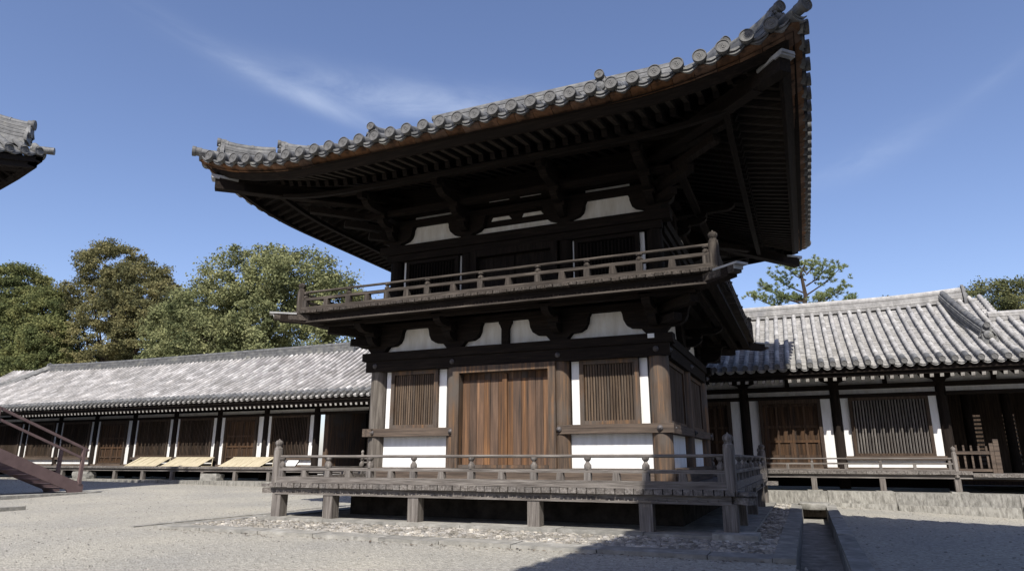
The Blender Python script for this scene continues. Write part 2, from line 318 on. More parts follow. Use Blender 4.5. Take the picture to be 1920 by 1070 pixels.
# pebbles
def pebbles():
    rnd = random.Random(3); mb = MB(); n = 0
    base = [(1, 0, 0), (.3, .95, 0), (-.8, .58, 0), (-.8, -.58, 0), (.3, -.95, 0)]
    def peb(x, y, z, r):
        b = len(mb.v); a = rnd.uniform(0, 6.28); sx, sy, sz = r*rnd.uniform(.75, 1.1), r*rnd.uniform(.65, 1), r*rnd.uniform(.75, 1.15); ca, sa = cos(a), sin(a)
        for k, (rr, h) in enumerate(((1, 0), (.62, .75))):
            for px, py, _ in base:
                px *= rr*rnd.uniform(.85, 1.1); py *= rr; mb.v.append((x+(px*ca-py*sa)*sx, y+(px*sa+py*ca)*sy, z+h*sz))
        for i in range(5):
            j = (i+1) % 5; mb.f.append((b+i, b+j, b+5+j, b+5+i)); mb.s.append(False)
        mb.f.append((b+5, b+6, b+7, b+8, b+9)); mb.s.append(False)
    def fill(x0, x1, y0, y1, cnt):
        for _ in range(cnt): peb(rnd.uniform(x0, x1), rnd.uniform(y0, y1), rnd.uniform(.0, .02), rnd.choice((.02, .026, .032, .04, .055)))
    fill(-4.85, 4.87, -3.05, -1.75, 14000); fill(4.5, 4.87, -1.75, 6.9, 3600); fill(-4.85, -4.5, -1.75, 6.5, 1200)
    tag(mb.build('pebble_bed', 'pebble', fix=False), kind='stuff'); mb = MB()
    def peb2(x, y, r): peb(x, y, gz(x, y)-.004, r)
    for _ in range(9000):
        y = rnd.uniform(-8.5, 7.8); x = rnd.uniform(-26, 12) if y > -3.6 else rnd.uniform(-9, 8.5)
        if (-5.2 < x < 5.9 and y > -3.6): continue
        peb2(x, y, rnd.choice((.010, .012, .014, .018, .024)))
    tag(mb.build('loose_stones', 'stone', fix=False), kind='stuff'); mb = MB()
    for _ in range(500):
        y = rnd.gauss(-3.62, .12) if rnd.random() < .5 else rnd.uniform(7.2, 8.2); x = rnd.uniform(-5, 5) if y < 0 else rnd.uniform(-25, 12)
        a = rnd.uniform(0, 6.28); r = rnd.uniform(.015, .035); z = gz(x, y)+.012; c_, s_ = cos(a)*r, sin(a)*r; b = len(mb.v)
        mb.v += [(x+c_, y+s_, z), (x-s_*.5, y+c_*.5, z+.008), (x-c_, y-s_, z+.002), (x+s_*.5, y-c_*.5, z+.006)]; mb.f.append((b, b+1, b+2, b+3)); mb.s.append(False)
    tag(mb.build('fallen_leaves', 'brown', fix=False), kind='stuff')
pebbles()
tag(one('pebble_bed_base', 'bed', None, (-4.85, 4.87, -3.06, -1.74, -.05, .008), (4.5, 4.87, -1.739, 6.9, -.05, .009)), kind='structure')
mb = MB(); mb.lathe((5.38, 6.55, -.03), [(.34, 0), (.36, .05), (.35, .13), (.30, .15)], 20); mb.box(5.05, 5.75, 6.7, 7.25, -.05, .10)
o = tag(mb.build('stone_slab', 'stone'), 'rounded stone block bridging the end of the sunken drain', 'stone')

# ------------------------------------------------------------ roof pieces
def disc_mesh(r, mname):           # end tile facing -y with a raised rim and a swirl
    mb = MB(); mb.lathe((0, 0, 0), [(r*.84, -.16), (r*.86, -.0), (r*.86, .0)], 18, axis=(0, -1, 0))
    mb.lathe((0, 0, 0), [(r*.98, -.05), (r, .012), (r*.96, .020), (r*.86, .020), (r*.83, .008), (r*.02, .008)], 22, axis=(0, -1, 0))
    for k in range(3):
        pts = []; rs = []
        for i in range(9):
            t = i/8; a = 2*pi*k/3+t*3.4; rr = r*(.14+.48*t); pts.append((cos(a)*rr, -.006, sin(a)*rr)); rs.append(r*(.09*(1-t)+.025))
        mb.tube(pts, rs, 6, up=(0, 1, 0))
    return mb.build('end_tile', mname)

def hip_ridge(parent, surf, start, direc, L, h, wd, cap_r, name, tilt=.0, lift=.0, disc=None, mname='tile'):
    """stack of ridge tiles following the roof surface, with a round cap tube and an ogre tile at its lower end"""
    d = Vector((direc[0], direc[1], 0)).normalized(); n = max(4, int(L/.22)); pts = []
    side = Vector((-d.y, d.x, 0))
    for i in range(n+1):
        t = L*i/n; x = start[0]+d.x*t; y = start[1]+d.y*t; pts.append(Vector((x, y, surf(x, y)+lift*max(0, 1-t/.9)**2)))
    mb = MB(); layers = max(3, int(h/.055))
    for k in range(layers):
        z0 = h*k/layers-.06 if k else -.26; z1 = h*(k+1)/layers-.06-.009; wk = wd*(1-.25*k/layers)/2*(1 if k % 2 else .93)
        b = len(mb.v)
        for p in pts:
            for sx, zz in ((-wk, z0), (wk, z0), (wk, z1), (-wk, z1)): mb.v.append(tuple(p+side*sx+Vector((0, 0, zz))))
        for i in range(n):
            for j in range(4):
                j2 = (j+1) % 4; mb.f.append((b+i*4+j, b+i*4+j2, b+(i+1)*4+j2, b+(i+1)*4+j)); mb.s.append(False)
        mb.f.append((b, b+1, b+2, b+3)); mb.f.append((b+n*4+3, b+n*4+2, b+n*4+1, b+n*4)); mb.s += [False]*2
    cap = [p+Vector((0, 0, h-.03)) for p in pts]; e = cap[0]-d*.10+Vector((0, 0, .03))
    mb.tube([e]+cap, cap_r, 10)
    for i in range(0, len(cap)-1, 2): mb.tube([cap[i]+(cap[i+1]-cap[i])*.1, cap[i]+(cap[i+1]-cap[i])*.3], cap_r*1.12, 10)
    o = mb.build(name, mname, parent)
    # ogre tile
    f = pts[0]; mo = MB(); w2 = wd*.62
    prof = [(-w2, -.10), (-w2*1.15, .02), (-w2*.8, h*.55), (-w2*.45, h*.92), (0, h*1.02), (w2*.45, h*.92), (w2*.8, h*.55), (w2*1.15, .02), (w2, -.10)]
    fn = lambda s_, o_, z_: f+side*s_-d*o_+Vector((0, 0, z_))
    mo.poly(prof, fn, -.02, .06)
    mo.lathe(f-d*.06+Vector((0, 0, h*.42)), [(w2*.55, 0), (w2*.5, .04), (w2*.2, .07)], 10, axis=-d)
    for sx in (-1, 1):
        mo.lathe(f-d*.06+side*sx*w2*.45+Vector((0, 0, h*.66)), [(w2*.2, 0), (w2*.16, .04), (.004, .05)], 8, axis=-d)
        mo.tube([f-d*.06+side*sx*w2*.6+Vector((0, 0, .0)), f-d*.09+side*sx*w2*.85+Vector((0, 0, h*.3)), f-d*.05+side*sx*w2*.6+Vector((0, 0, h*.75))], w2*.13, 6)
    mo.build('ogre_tile', mname, o)
    if disc:
        c = disc.copy(); C.objects.link(c); c.parent = o; c.location = e-d*.02; c.rotation_euler = (0, 0, atan2(-d.y, -d.x)+pi/2); s_ = cap_r/.085*.86; c.scale = (s_, 1, s_)
    return o
def obj_of(me, name, parent, loc=(0, 0, 0), rotz=0.0):
    o = bpy.data.objects.new(name, me); C.objects.link(o); o.parent = parent; o.location = loc; o.rotation_euler = (0, 0, rotz); return o
def tile_slope(mb, E, s_list, r, tmax, seg=.33, frow=.17, s_gap=None, lips=True, flat_sag=.045):
    """E(s,t)->Vector on the roof surface. Cover-tile rows (one island a tile) and stepped pan tiles between them."""
    rnd = random.Random(11)
    for s in s_list:
        T = tmax(s); t = 0.0
        while t < T-.02:
            t1 = min(T, t+seg); a = E(s, t); b = E(s, t1); j = Vector((rnd.uniform(-.004, .004), rnd.uniform(-.004, .004), rnd.uniform(-.003, .005)))
            mb.tube([a+j, b+j], [r, r*.93], 8, caps=False, a0=-.25, a1=pi+.25)
            t = t1
    for s, s2 in zip(s_list[:-1], s_list[1:]):
        g = (s2-s)/2; c = s+g; T = min(tmax(s), tmax(s2)); T = max(T, tmax(c)-.1) if False else tmax(c); t = 0.0
        while t < T-.02:
            t1 = min(T, t+frow); b = len(mb.v)
            for tt, dz in ((t-.01, .012), (t1, -.012)):
                for q in (-1, -.45, .45, 1):
                    p = E(c+q*g*.95, max(tt, 0)); sag = flat_sag*(1-abs(q)**2)
                    mb.v.append((p.x, p.y, p.z-.045-sag+dz))
            for q in (-1, -.45, .45, 1):
                p = E(c+q*g*.95, max(t-.01, 0)); mb.v.append((p.x, p.y, p.z-.045-flat_sag*(1-q*q)-.03))
            for k in range(3):
                mb.f.append((b+k, b+k+1, b+5+k, b+4+k)); mb.s.append(False)
                mb.f.append((b+8+k, b+9+k, b+k+1, b+k)); mb.s.append(False)
            t = t1
def lips(mb, EO, s_list, layers=2, g=None, sag=.06):
    """crescent-shaped noses of the pan tiles; EO(s,o,z): o = outward from the eave line"""
    for s, s2 in zip(s_list[:-1], s_list[1:]):
        c = (s+s2)/2; g = (s2-s)/2*.80
        for k in range(layers):
            z = -.035-k*.042; o = -.012-.022*k; pts = []
            for i in range(9):
                q = -1+i/4; pts.append((c+q*g, z-sag*(1-q*q)))
            for i in range(8, -1, -1):
                q = -1+i/4; pts.append((c+q*g*.96, z-sag*(1-q*q)-(.034-.012*q*q)))
            mb.poly(pts, EO, o-.12, o+.02)
def loft(mb, rings):      # closed section swept through rings of points
    n = len(rings[0]); b = len(mb.v)
    for r_ in rings: mb.v += [tuple(p) for p in r_]
    for i in range(len(rings)-1):
        for j in range(n):
            k = (j+1) % n; mb.f.append((b+i*n+j, b+i*n+k, b+(i+1)*n+k, b+(i+1)*n+j)); mb.s.append(False)
    mb.f.append(tuple(b+j for j in range(n))[::-1]); mb.f.append(tuple(b+(len(rings)-1)*n+j for j in range(n))); mb.s += [False]*2

# ============================================================ the drum tower
tower = empty('drum_tower', 'two-storey dark timber tower with sweeping tiled roof and railed balcony', 'tower')
RX, RYH, RZ = 5.93, 5.459, 6.90          # eave half sizes and height
BACK = .5
def lift(c, d=0): return .56*max(0, 1-c/3.43)**2.6*max(0, 1-d/4)
def surf(x, y):
    dx = RX-abs(x); dy = RYH-abs(y-YC); d = max(0, min(dx, dy)); c = max(dx, dy)
    return RZ+lift(c, d)*(BACK if y > YC else 1)+.37*d+.035*d*d
SIDES = {   # (s, t) -> x, y ; half length ; rotation that turns a -y facing part to face outwards
    'front': (lambda s, t: (s, YC-RYH+t), RX, 0.0), 'right': (lambda s, t: (RX-t, YC+s), RYH, pi/2),
    'left': (lambda s, t: (-RX+t, YC-s), RYH, -pi/2), 'back': (lambda s, t: (-s, YC+RYH-t), RX, pi)}
mbR = MB(); SP = .343; eave_discs = []
dm = disc_mesh(.108, 'tile_end'); disc_me = dm.data; bpy.data.objects.remove(dm)
mbb = MB()
for side, (xy, half, rz) in SIDES.items():
    kmax = int((half-.3)/SP); sl = [SP*k for k in range(-kmax, kmax+1)]
    E = lambda s, t, xy=xy: (lambda p: Vector((p[0], p[1], surf(*p))))(xy(s, t))
    tm = lambda s, half=half: min(half-abs(s)-.02, 4.6 if half == RX else 3.4)
    tile_slope(mbR, E, sl, .083, tm, seg=.34, frow=.2)
    ends = [-half+.14]+sl+[half-.14]
    EO = lambda s, o, z, xy=xy, half=half: (lambda p: Vector((p[0], p[1], RZ+lift(half-abs(s))*(BACK if xy(s, -o)[1] > YC else 1)+z)))(xy(s, -o))
    lips(mbR, EO, ends, sag=.05)
    for s in sl:
        p = E(s, 0); q = EO(s, .055, 0); eave_discs.append((side, (q.x, q.y, p.z), rz))
    # eave boards: broken planks (sunlit) and the long fascia beam behind
    s = -half+.05
    while s < half-.06:
        s1 = min(half-.05, s+.33); rnd = random.Random(s); j = rnd.uniform(-.012, .012)
        loft(mbb, [[EO(q, -.05+j, -.150), EO(q, -.05+j, -.105), EO(q, -.26, -.10), EO(q, -.26, -.225+j)] for q in (s+.004, s1-.004)]); s = s1
roof = mbR.build('roof', 'tile', tower)
mbb.build('eave_board', 'urago', roof)
for side, (xy, half, rz) in SIDES.items():
    EO = lambda s, o, z, xy=xy, half=half: (lambda p: Vector((p[0], p[1], RZ+lift(half-abs(s))*(BACK if xy(s, -o)[1] > YC else 1)+z)))(xy(s, -o))
    mbk = MB(); n = 44
    h2 = half-.24; loft(mbk, [[EO(q, -.22, -.225), EO(q, -.22, -.15), EO(q, -.40, -.15), EO(q, -.40, -.315), EO(q, -.34, -.315)] for q in [-h2+2*h2*i/n for i in range(n+1)]])
    h2 = half-1.2; loft(mbk, [[(lambda P: (P.x, P.y, P.z+.12))(EO(q, -o, -.37+dz)) for o, dz in ((1.20, -.135), (1.20, -.05), (1.30, -.05), (1.30, -.135))] for q in [-h2+2*h2*i/n for i in range(n+1)]])
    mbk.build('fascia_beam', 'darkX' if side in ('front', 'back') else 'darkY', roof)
disc_parts = []
for side, loc, rz in eave_discs:
    if side == 'back': continue
    disc_parts.append(obj_of(disc_me, 'end_tile', roof, loc, rz))
# soffit: dark boards above the rafters
def sof(x, y):
    dx = RX-abs(x); dy = RYH-abs(y-YC); d = max(0, min(dx, dy)); c = max(dx, dy)-d
    return RZ-.25+lift(c, d)*(BACK if y > YC else 1)+.15*min(d, 1.25)+.26*max(0, d-1.25)
mb = MB(); n = 40; ks = [0, .5, 1, 1.3, 2, 2.8, 3.6]
for side, (xy, half, rz) in SIDES.items():
    b = len(mb.v)
    for t in [.14]+ks[1:]:
        for i in range(n+1):
            s = (half-t)*(-1+2*i/n); p = xy(s, t); mb.v.append((p[0], p[1], sof(*p)))
    for a in range(len(ks)-1):
        for i in range(n): mb.f.append((b+a*(n+1)+i, b+a*(n+1)+i+1, b+(a+1)*(n+1)+i+1, b+(a+1)*(n+1)+i)); mb.s.append(False)
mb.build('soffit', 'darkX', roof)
# rafters (two tiers)
cnt = 0; rest = MB(); base = MB()
for side in ('front', 'right', 'left', 'back'):
    xy, half, rz = SIDES[side]; sp = .24; k = int((half-.35)/sp)
    order = sorted(range(-k, k+1), key=lambda i: i*sp)
    for i in order:
        s = i*sp; c = half-abs(s); t1 = min(1.5, c-.05)
        if t1 < .4: continue
        A = xy(s, .38); B = xy(s, t1); za = sof(*A)-.055; zb = sof(*B)-.055
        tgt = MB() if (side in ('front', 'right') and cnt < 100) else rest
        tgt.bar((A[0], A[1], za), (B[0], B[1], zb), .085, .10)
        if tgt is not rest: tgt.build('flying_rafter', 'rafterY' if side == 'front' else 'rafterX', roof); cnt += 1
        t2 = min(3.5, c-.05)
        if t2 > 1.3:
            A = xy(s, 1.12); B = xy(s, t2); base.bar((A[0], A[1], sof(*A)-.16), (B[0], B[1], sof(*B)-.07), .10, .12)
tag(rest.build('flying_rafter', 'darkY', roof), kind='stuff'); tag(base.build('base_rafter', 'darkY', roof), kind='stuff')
# hip rafters with metal-capped ends, corner ridges, descending ridges, main ridge
for sx in (-1, 1):
    for sy in (-1, 1):
        cx, cy = sx*RX, YC+sy*RYH; d = (-sx, -sy)
        bz_ = 0 if sy < 0 else -.28; pt = lambda t, z: (cx-sx*t, cy-sy*t, z+bz_*max(0, 1-t/3))
        mb = MB(); mb.bar(pt(.30, RZ+.56-.66), pt(3.3, RZ+.02), .20, .24); hb = mb.build('hip_rafter', 'darkY', roof)
        mb = MB(); mb.bar(pt(.24, RZ+.56-.50), pt(.62, RZ+.56-.55), .25, .055); mb.bar(pt(.25, RZ+.56-.535), pt(.36, RZ+.56-.545), .26, .05); mb.build('beam_cap', 'copper', hb)
        mb = MB(); mb.bar(pt(.72, RZ-.12), pt(3.2, RZ-.06), .20, .20); mb.build('hip_rafter', 'darkX', roof)
        st = (cx-sx*.36, cy-sy*.36)
        r1 = hip_ridge(roof, surf, st, d, 1.05, .30, .26, .085, 'corner_ridge', lift=.05, disc=disc_parts[0])
        st = (cx-sx*1.22, cy-sy*1.22)
        hip_ridge(roof, surf, st, d, 1.7, .30, .28, .085, 'corner_ridge', lift=.12, disc=disc_parts[0])
        mb = MB(); q0 = Vector((cx, cy, surf(cx, cy)+.0)); dd = Vector((-sx, -sy, 0)).normalized()
        mb.tube([q0-dd*.06+Vector((0, 0, .02)), q0+dd*.25+Vector((0, 0, .0)), q0+dd*.55+Vector((0, 0, .02))], .088, 12)
        for kk in range(2): mb.poly([(-.15, -.06-.05*kk), (-.08, -.10-.05*kk), (0, -.115-.05*kk), (.08, -.10-.05*kk), (.15, -.06-.05*kk), (.13, -.095-.05*kk), (.07, -.135-.05*kk), (0, -.15-.05*kk), (-.07, -.135-.05*kk), (-.13, -.095-.05*kk)],
                lambda s_, o_, z_: q0+Vector((dd.y, -dd.x, 0))*s_-dd*o_+Vector((0, 0, z_+.02)), -.40, -.06)
        ct = mb.build('corner_tile', 'tile', roof)
        c = obj_of(disc_me, 'end_tile', ct, tuple(q0-dd*.07+Vector((0, 0, .02))), atan2(-dd.y, -dd.x)+pi/2)
        hip_ridge(roof, surf, (sx*2.52, YC+sy*(RYH-1.50)), (0, -sy), 2.4, .40, .30, .085, 'descending_ridge', lift=.10, disc=disc_parts[0])
mb = MB(); zr = RZ+.42*4.6+.035*21+.35
mb.box(-2.9, 2.9, YC-.9, YC+.9, 8.0, 9.2)
for k in range(7): mb.box(-3.3, 3.3, YC-.17+.01*(k % 2), YC+.17-.01*(k % 2), 9.9+.07*k, 9.9+.07*k+.06)
mb.tube([(-3.4, YC, 10.42), (3.4, YC, 10.42)], .1, 12); mb.poly([(-.9, 9.2), (.9, 9.2), (0, 10.0)], lambda s, o, z: Vector((o, YC+s, z)), -2.8, 2.8)
mb.build('main_ridge', 'tile', roof)
mb = MB()   # upper gable slopes
for sy in (-1, 1):
    for k in range(-10, 11):
        x = k*.343*.93; mb.tube([(x, YC+sy*.86, 9.35), (x, YC+sy*.1, 9.95)], .083, 8, caps=False)
    mb.hexa([(-3.4, YC+sy*.95, 9.15), (3.4, YC+sy*.95, 9.15), (3.4, YC, 9.85), (-3.4, YC, 9.85), (-3.4, YC+sy*.95, 9.25), (3.4, YC+sy*.95, 9.25), (3.4, YC, 9.95), (-3.4, YC, 9.95)])
mb.build('gable_roof', 'tile', roof)

# ---- walls of a storey; P(s, o, z) maps along-wall, outward, up
def face_fns(hx, yf, hy):
    return {'front': (lambda s, o, z: (s, yf-o, z), 'X'), 'right': (lambda s, o, z: (hx+o, YC+s, z), 'Y'),
            'left': (lambda s, o, z: (-hx-o, YC-s, z), 'Y'), 'back': (lambda s, o, z: (-s, 2*YC-yf+o, z), 'X')}
def pbox(name, matn, parent, P, *bs):
    mb = MB()
    for b in bs: boxT(mb, P, *b)
    return mb.build(name, matn, parent)
def lattice_window(P, s0, s1, z0, z1, n, parent, fm, lm, depth=.10, bar=.034):
    w_ = pbox('window', fm, parent, P, (s0, s0+.085, 0, depth, z0, z1), (s1-.085, s1, 0, depth, z0, z1), (s0+.085, s1-.085, 0, depth-.002, z0, z0+.07), (s0+.085, s1-.085, 0, depth-.002, z1-.08, z1))
    mb = MB()
    for i in range(n):
        s = s0+.085+(s1-s0-.17)*(i+.5)/n; q = bar/2
        mb.poly([(s-q, .0), (s, -q), (s+q, 0), (s, q)], lambda a, o, z: Vector(P(a, .045+z, o)), z0+.06, z1-.07)
    mb.build('lattice', lm, w_)
    pbox('opening_shade_sheet', 'black', w_, P, (s0+.07, s1-.07, -.05, .006, z0+.05, z1-.05)); return w_  # black sheet closes the opening in place of the room's shade
LP = [(.17, 3.38), (.28, 3.505), (.45, 3.52), (.55, 3.58), (.60, 3.68), (.62, 3.80), (.655, 3.87)]
def panel_poly(ca, cb, prof, P, parent, m_='plaster_warm'):
    pts = [(ca+a, z) for a, z in prof]+[(cb-a, z) for a, z in reversed(prof)]; mb = MB()
    mb.poly(pts, lambda s, o, z: Vector(P(s, o, z)), .0, .025); return mb.build('wall_panel', m_, parent)
def bracket_obj(c, prof, P, parent, top, zb, reach, mX, left=True, right=True):
    z0 = zb; h = [(.155, z0)]+[(a-.012, z) for a, z in prof]+[(prof[-1][0]+.10, top)]; mb = MB()
    pts = ([(c+a, z) for a, z in h] if right else [(c+.16, z0), (c+.16, top)])+([(c-a, z) for a, z in reversed(h)] if left else [(c-.16, top), (c-.16, z0)])
    mb.poly(pts, lambda s, o, z: Vector(P(s, o, z)), -.02, .15)
    # arms reaching out over the wall, stepped with bearing blocks
    for a0, a1, z_0, z_1, wd in reach:
        pr = [(-.05, z_0), (a1-.16, z_0), (a1-.05, z_0+(z_1-z_0)*.35), (a1, z_1-.04), (a1, z_1), (-.05, z_1)]
        mb.poly(pr, lambda o, q, z: Vector(P(c+q, o, z)), -wd, wd)
        b = a1-.10; zz = z_1; pr = [(b-.07, zz), (b+.07, zz), (b+.11, zz+.05), (b+.11, zz+.12), (b-.11, zz+.12), (b-.11, zz+.05)]
        mb.poly(pr, lambda o, q, z: Vector(P(c+q, o, z)), -.11, .11)
    return mb.build('bracket', mX, parent)
def knob(mb, P, s, o, z):
    p = Vector(P(s, o, z)); q = Vector(P(s, o+1, z)); mb.lathe(p, [(.055, 0), (.055, .012), (.045, .03), (.02, .045), (.018, .06), (.004, .066)], 10, axis=(q-p))
W, HY = 3.026, 2.529
F1 = face_fns(W, 0.0, HY)
done = set()
for side, (P, ax) in F1.items():
    beam = 'dark'+ax; sill = 'sill'+ax; front = side in ('front', 'back'); hl = W if front else HY
    cols = [-W, -1.146, 1.146, W] if front else [-HY, 0, HY]
    for c in cols:
        p = P(c, 0, 0); key = (round(p[0], 2), round(p[1], 2))
        if key in done: continue
        done.add(key); mb = MB(); mb.lathe((p[0], p[1], 0), [(.205, .075), (.205, .5), (.182, .52), (.182, 2.9), (.165, 3.30)], 24)
        mb.build('pillar', 'post' if p[0] < -2.9 else 'brown', tower)
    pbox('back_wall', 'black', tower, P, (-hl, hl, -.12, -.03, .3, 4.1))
    ln = hl+.24 if front else hl-.19
    pbox('beam', beam, tower, P, (-ln, ln, .10, .20, 2.97, 3.20)); pbox('beam', beam, tower, P, (-ln-.08 if front else -ln, ln+.08 if front else ln, -.05, .24, 3.203, 3.375))
    pbox('beam', beam, tower, P, (-hl, hl, -.04, .155, 3.875, 4.0))
    pbox('base_beam', sill, tower, P, (-hl+.15, hl-.15, -.03, .19, .72, .993))
    pbox('dark_board', 'black', tower, P, (-hl, hl, -.03, -.005, 3.37, 4.1))  # black board behind the white panels and brackets
    def nail(s, z):
        mk = MB(); knob(mk, P, s, .20, z); mk.build('nail_cover', 'iron', tower)
    for c in cols: nail(c, 3.09)
    # brackets and panels between them
    for i, c in enumerate(cols):
        e0, e1 = i == 0, i == len(cols)-1
        if (front or not (e0 or e1)):
            bracket_obj(c, LP, P, tower, 3.877, 3.376, [(0, .48, 3.52, 3.68, .075), (0, .92, 3.76, 3.90, .075)], beam, left=True, right=True)
    for a, b in zip(cols[:-1], cols[1:]):
        if front and a < 0 < b:
            st = [(.08, 3.38), (.08, 3.70), (.11, 3.78), (.14, 3.82), (.14, 3.87)]
            for q in (-1, 1):
                pts = [(q*(b-x), z) for x, z in LP]+[(q*x, z) for x, z in reversed(st)]; mb = MB(); mb.poly(pts, lambda s, o, z: Vector(P(s, o, z)), 0, .025); mb.build('wall_panel', 'plaster_warm', tower)
            mb = MB(); mb.poly([(x, z) for x, z in st]+[(-x, z) for x, z in reversed(st)], lambda s, o, z: Vector(P(s, o, z)), 0, .12); mb.build('strut', beam, tower)
            # door: casing, header, two plank leaves
            cas = pbox('door_frame', 'brown', tower, P, (-1.10, -.955, .0, .255, .99, 2.965), (.955, 1.10, .0, .255, .99, 2.965), (-.955, .955, .0, .25, 2.84, 2.965), (-.955, .955, .0, .23, .99, 1.05))
            for q in (-1, 1):
                mb = MB(); e = [.0, .155, .33, .47, .63, .79, .945]
                for x0, x1 in zip(e[:-1], e[1:]):
                    x0 = q*(x0+.006); x1 = q*(x1-.002); boxT(mb, P, x0, x1, .03, .075+random.uniform(-.004, .004), 1.052, 2.70)
                for x0, x1 in zip(e[:-1], e[1:]): boxT(mb, P, q*(x0+.004), q*(x1-.004), .03, .055, 2.70, 2.84)
                lf = mb.build('door_leaf', 'door', cas)
            pbox('door_batten', 'door', cas, P, (-.055, .045, .05, .115, 1.05, 2.80))
        else:
            panel_poly(a, b, LP, P, tower)
            s0 = a+.18; s1 = b-.18
            if front: A = (min(abs(a), abs(b))); k = 1 if a > 0 else -1; i0, o0, o1_, i1 = sorted([k*1.358, k*1.529, k*2.669, k*2.82]); st0, st1 = (i0-.0, o0), (o1_, i1)
            else: st0, st1 = (a+.20, a+.34), (b-.34, b-.20)
            if front and k < 0: st0, st1 = (-2.82, -2.669), (-1.529, -1.358)
            for u0, u1 in (st0, st1): pbox('wall_panel', 'white', tower, P, (u0, u1, -.03, .02, 1.775, 2.968))
            pbox('wall_panel', 'white', tower, P, (a+.12, b-.12, -.03, .015, .995, 1.61))
            lattice_window(P, st0[1]+.002, st1[0]-.002, 1.775, 2.968, 18 if front else 20, tower, 'brown', 'lattice', bar=.040)
            g0, g1 = (a-.24, b+.04) if (front and a < 0) else ((a-.04, b+.24) if front else (a, b))
            if front:
                pbox('sill_beam', sill, tower, P, ((g0, g1-.0, -.02, .20, 1.61, 1.773)))
            else: pbox('sill_beam', sill, tower, P, (a-.02 if a > -1 else a+.2, b+.02 if b < 1 else (b+.26), -.02, .198, 1.612, 1.771))
            for c in (a, b): nail(c, 1.69)
    pass
mb = MB(); mb.box(2.90, 3.02, -.262, -.242, 3.285, 3.365); mb.build('name_plate', 'paper', tower)
# ---- balcony supports: beams under the upper deck
for z0, z1, ex, yy in ((3.90, 4.02, 1.0, .86), (4.0, 4.125, .0, .5)):
    for side, (P, ax) in F1.items():
        hl = W if side in ('front', 'back') else HY
        pbox('balcony_beam', 'dark'+ax, tower, P, (-hl-yy, hl+yy, yy-.07, yy+.07, z0, z1))
for sx in (-1, 1):
    for sy in (-1, 1):
        mb = MB(); mb.bar((sx*3.0, YC+sy*2.5, 3.80), (sx*3.85, YC+sy*3.35, 3.84), .17, .16); mb.bar((sx*3.0, YC+sy*2.5, 3.60), (sx*3.5, YC+sy*3.0, 3.60), .17, .14)
        mb.bar((sx*3.0, YC+sy*2.5, 4.02), (sx*4.55, YC+sy*(HY+1.53), 4.03), .19, .17); mb.build('bracket', 'darkY', tower)

# ---- decks and railings
def deck(name, parent, hx, yo, ix, yi, zt, th, mats, pw=.15, beam_in=.13, bz=(0, 0), bm=None):
    bm = bm or mats
    hy = YC-yo; hyi = YC-yi; mb = MB(); mb2 = MB(); rnd = random.Random(5)
    x = -hx
    while x < hx-.02:
        x1 = min(hx, x+pw*rnd.uniform(.93, 1.07)); j = rnd.uniform(-.016, .010); dz = rnd.uniform(-.005, .003)
        mb.box(x+.008, x1-.008, YC-(hy+j), YC-hyi, zt-th+dz, zt+dz); mb2.box(x+.008, x1-.008, YC+(hy+j), YC+hyi, zt-th, zt+dz)
        x = x1
    o = mb.build(name, mats+'Y', parent); mb2.build('planking', mats+'Y', o); mb = MB(); mb2 = MB()
    y = YC-hyi+.003
    while y < YC+hyi-.02:
        y1 = min(YC+hyi, y+pw*rnd.uniform(.93, 1.07)); j = rnd.uniform(-.008, .006)
        mb.box(-(hx+j), -ix, y+.004, y1-.004, zt-th, zt); mb2.box((hx+j), ix, y+.004, y1-.004, zt-th, zt)
        y = y1
    mb.build('planking', mats+'X', o); mb2.build('planking', mats+'X', o)
    # edge beams with a ledge and small tapered wedges along it
    for side in ('front', 'back', 'right', 'left'):
        mb = MB(); n = 0
        if side in ('front', 'back'):
            sy = -1 if side == 'front' else 1; Y = YC+sy*(hy-beam_in); mb.box(-hx+.10, hx-.10, Y, Y-sy*.14, bz[0], zt-th-.002); mc = MB(); mc.box(-hx+.10, hx-.10, Y+sy*.028, Y, bz[0], bz[0]+.03); mc.build('ledge', mats+'X', o)
            x = -hx+.2
            while x < hx-.15: mb.hexa([(x-.012, Y+sy*.024, bz[0]+.03), (x+.012, Y+sy*.024, bz[0]+.03), (x+.012, Y, bz[0]+.03), (x-.012, Y, bz[0]+.03), (x-.003, Y+sy*.006, bz[0]+.075), (x+.003, Y+sy*.006, bz[0]+.075), (x+.003, Y, bz[0]+.075), (x-.003, Y, bz[0]+.075)]); x += pw
        else:
            sx = -1 if side == 'left' else 1; X = sx*(hx-beam_in); mb.box(X, X-sx*.14, YC-hy+.29, YC+hy-.29, bz[0], zt-th-.002); mb.box(X+sx*.028, X, YC-hy+.3, YC+hy-.3, bz[0], bz[0]+.03)
        mb.build('edge_beam', bm+('X' if side in ('front', 'back') else 'Y'), o)
    return o
def newel(parent, x, y, z0, z1, matn, r=.086):
    h = z1-z0; mb = MB(); mb.lathe((x, y, z0), [(r, 0), (r, h-.215), (r*.93, h-.20), (r*.93, h-.165), (r*.72, h-.15), (r*.66, h-.125), (r*.80, h-.105), (r*.93, h-.075), (r*.90, h-.045), (r*.62, h-.018), (r*.22, h-.006), (r*.10, h+.012), (.002, h+.02)], 20)
    return mb.build('newel', matn, parent)
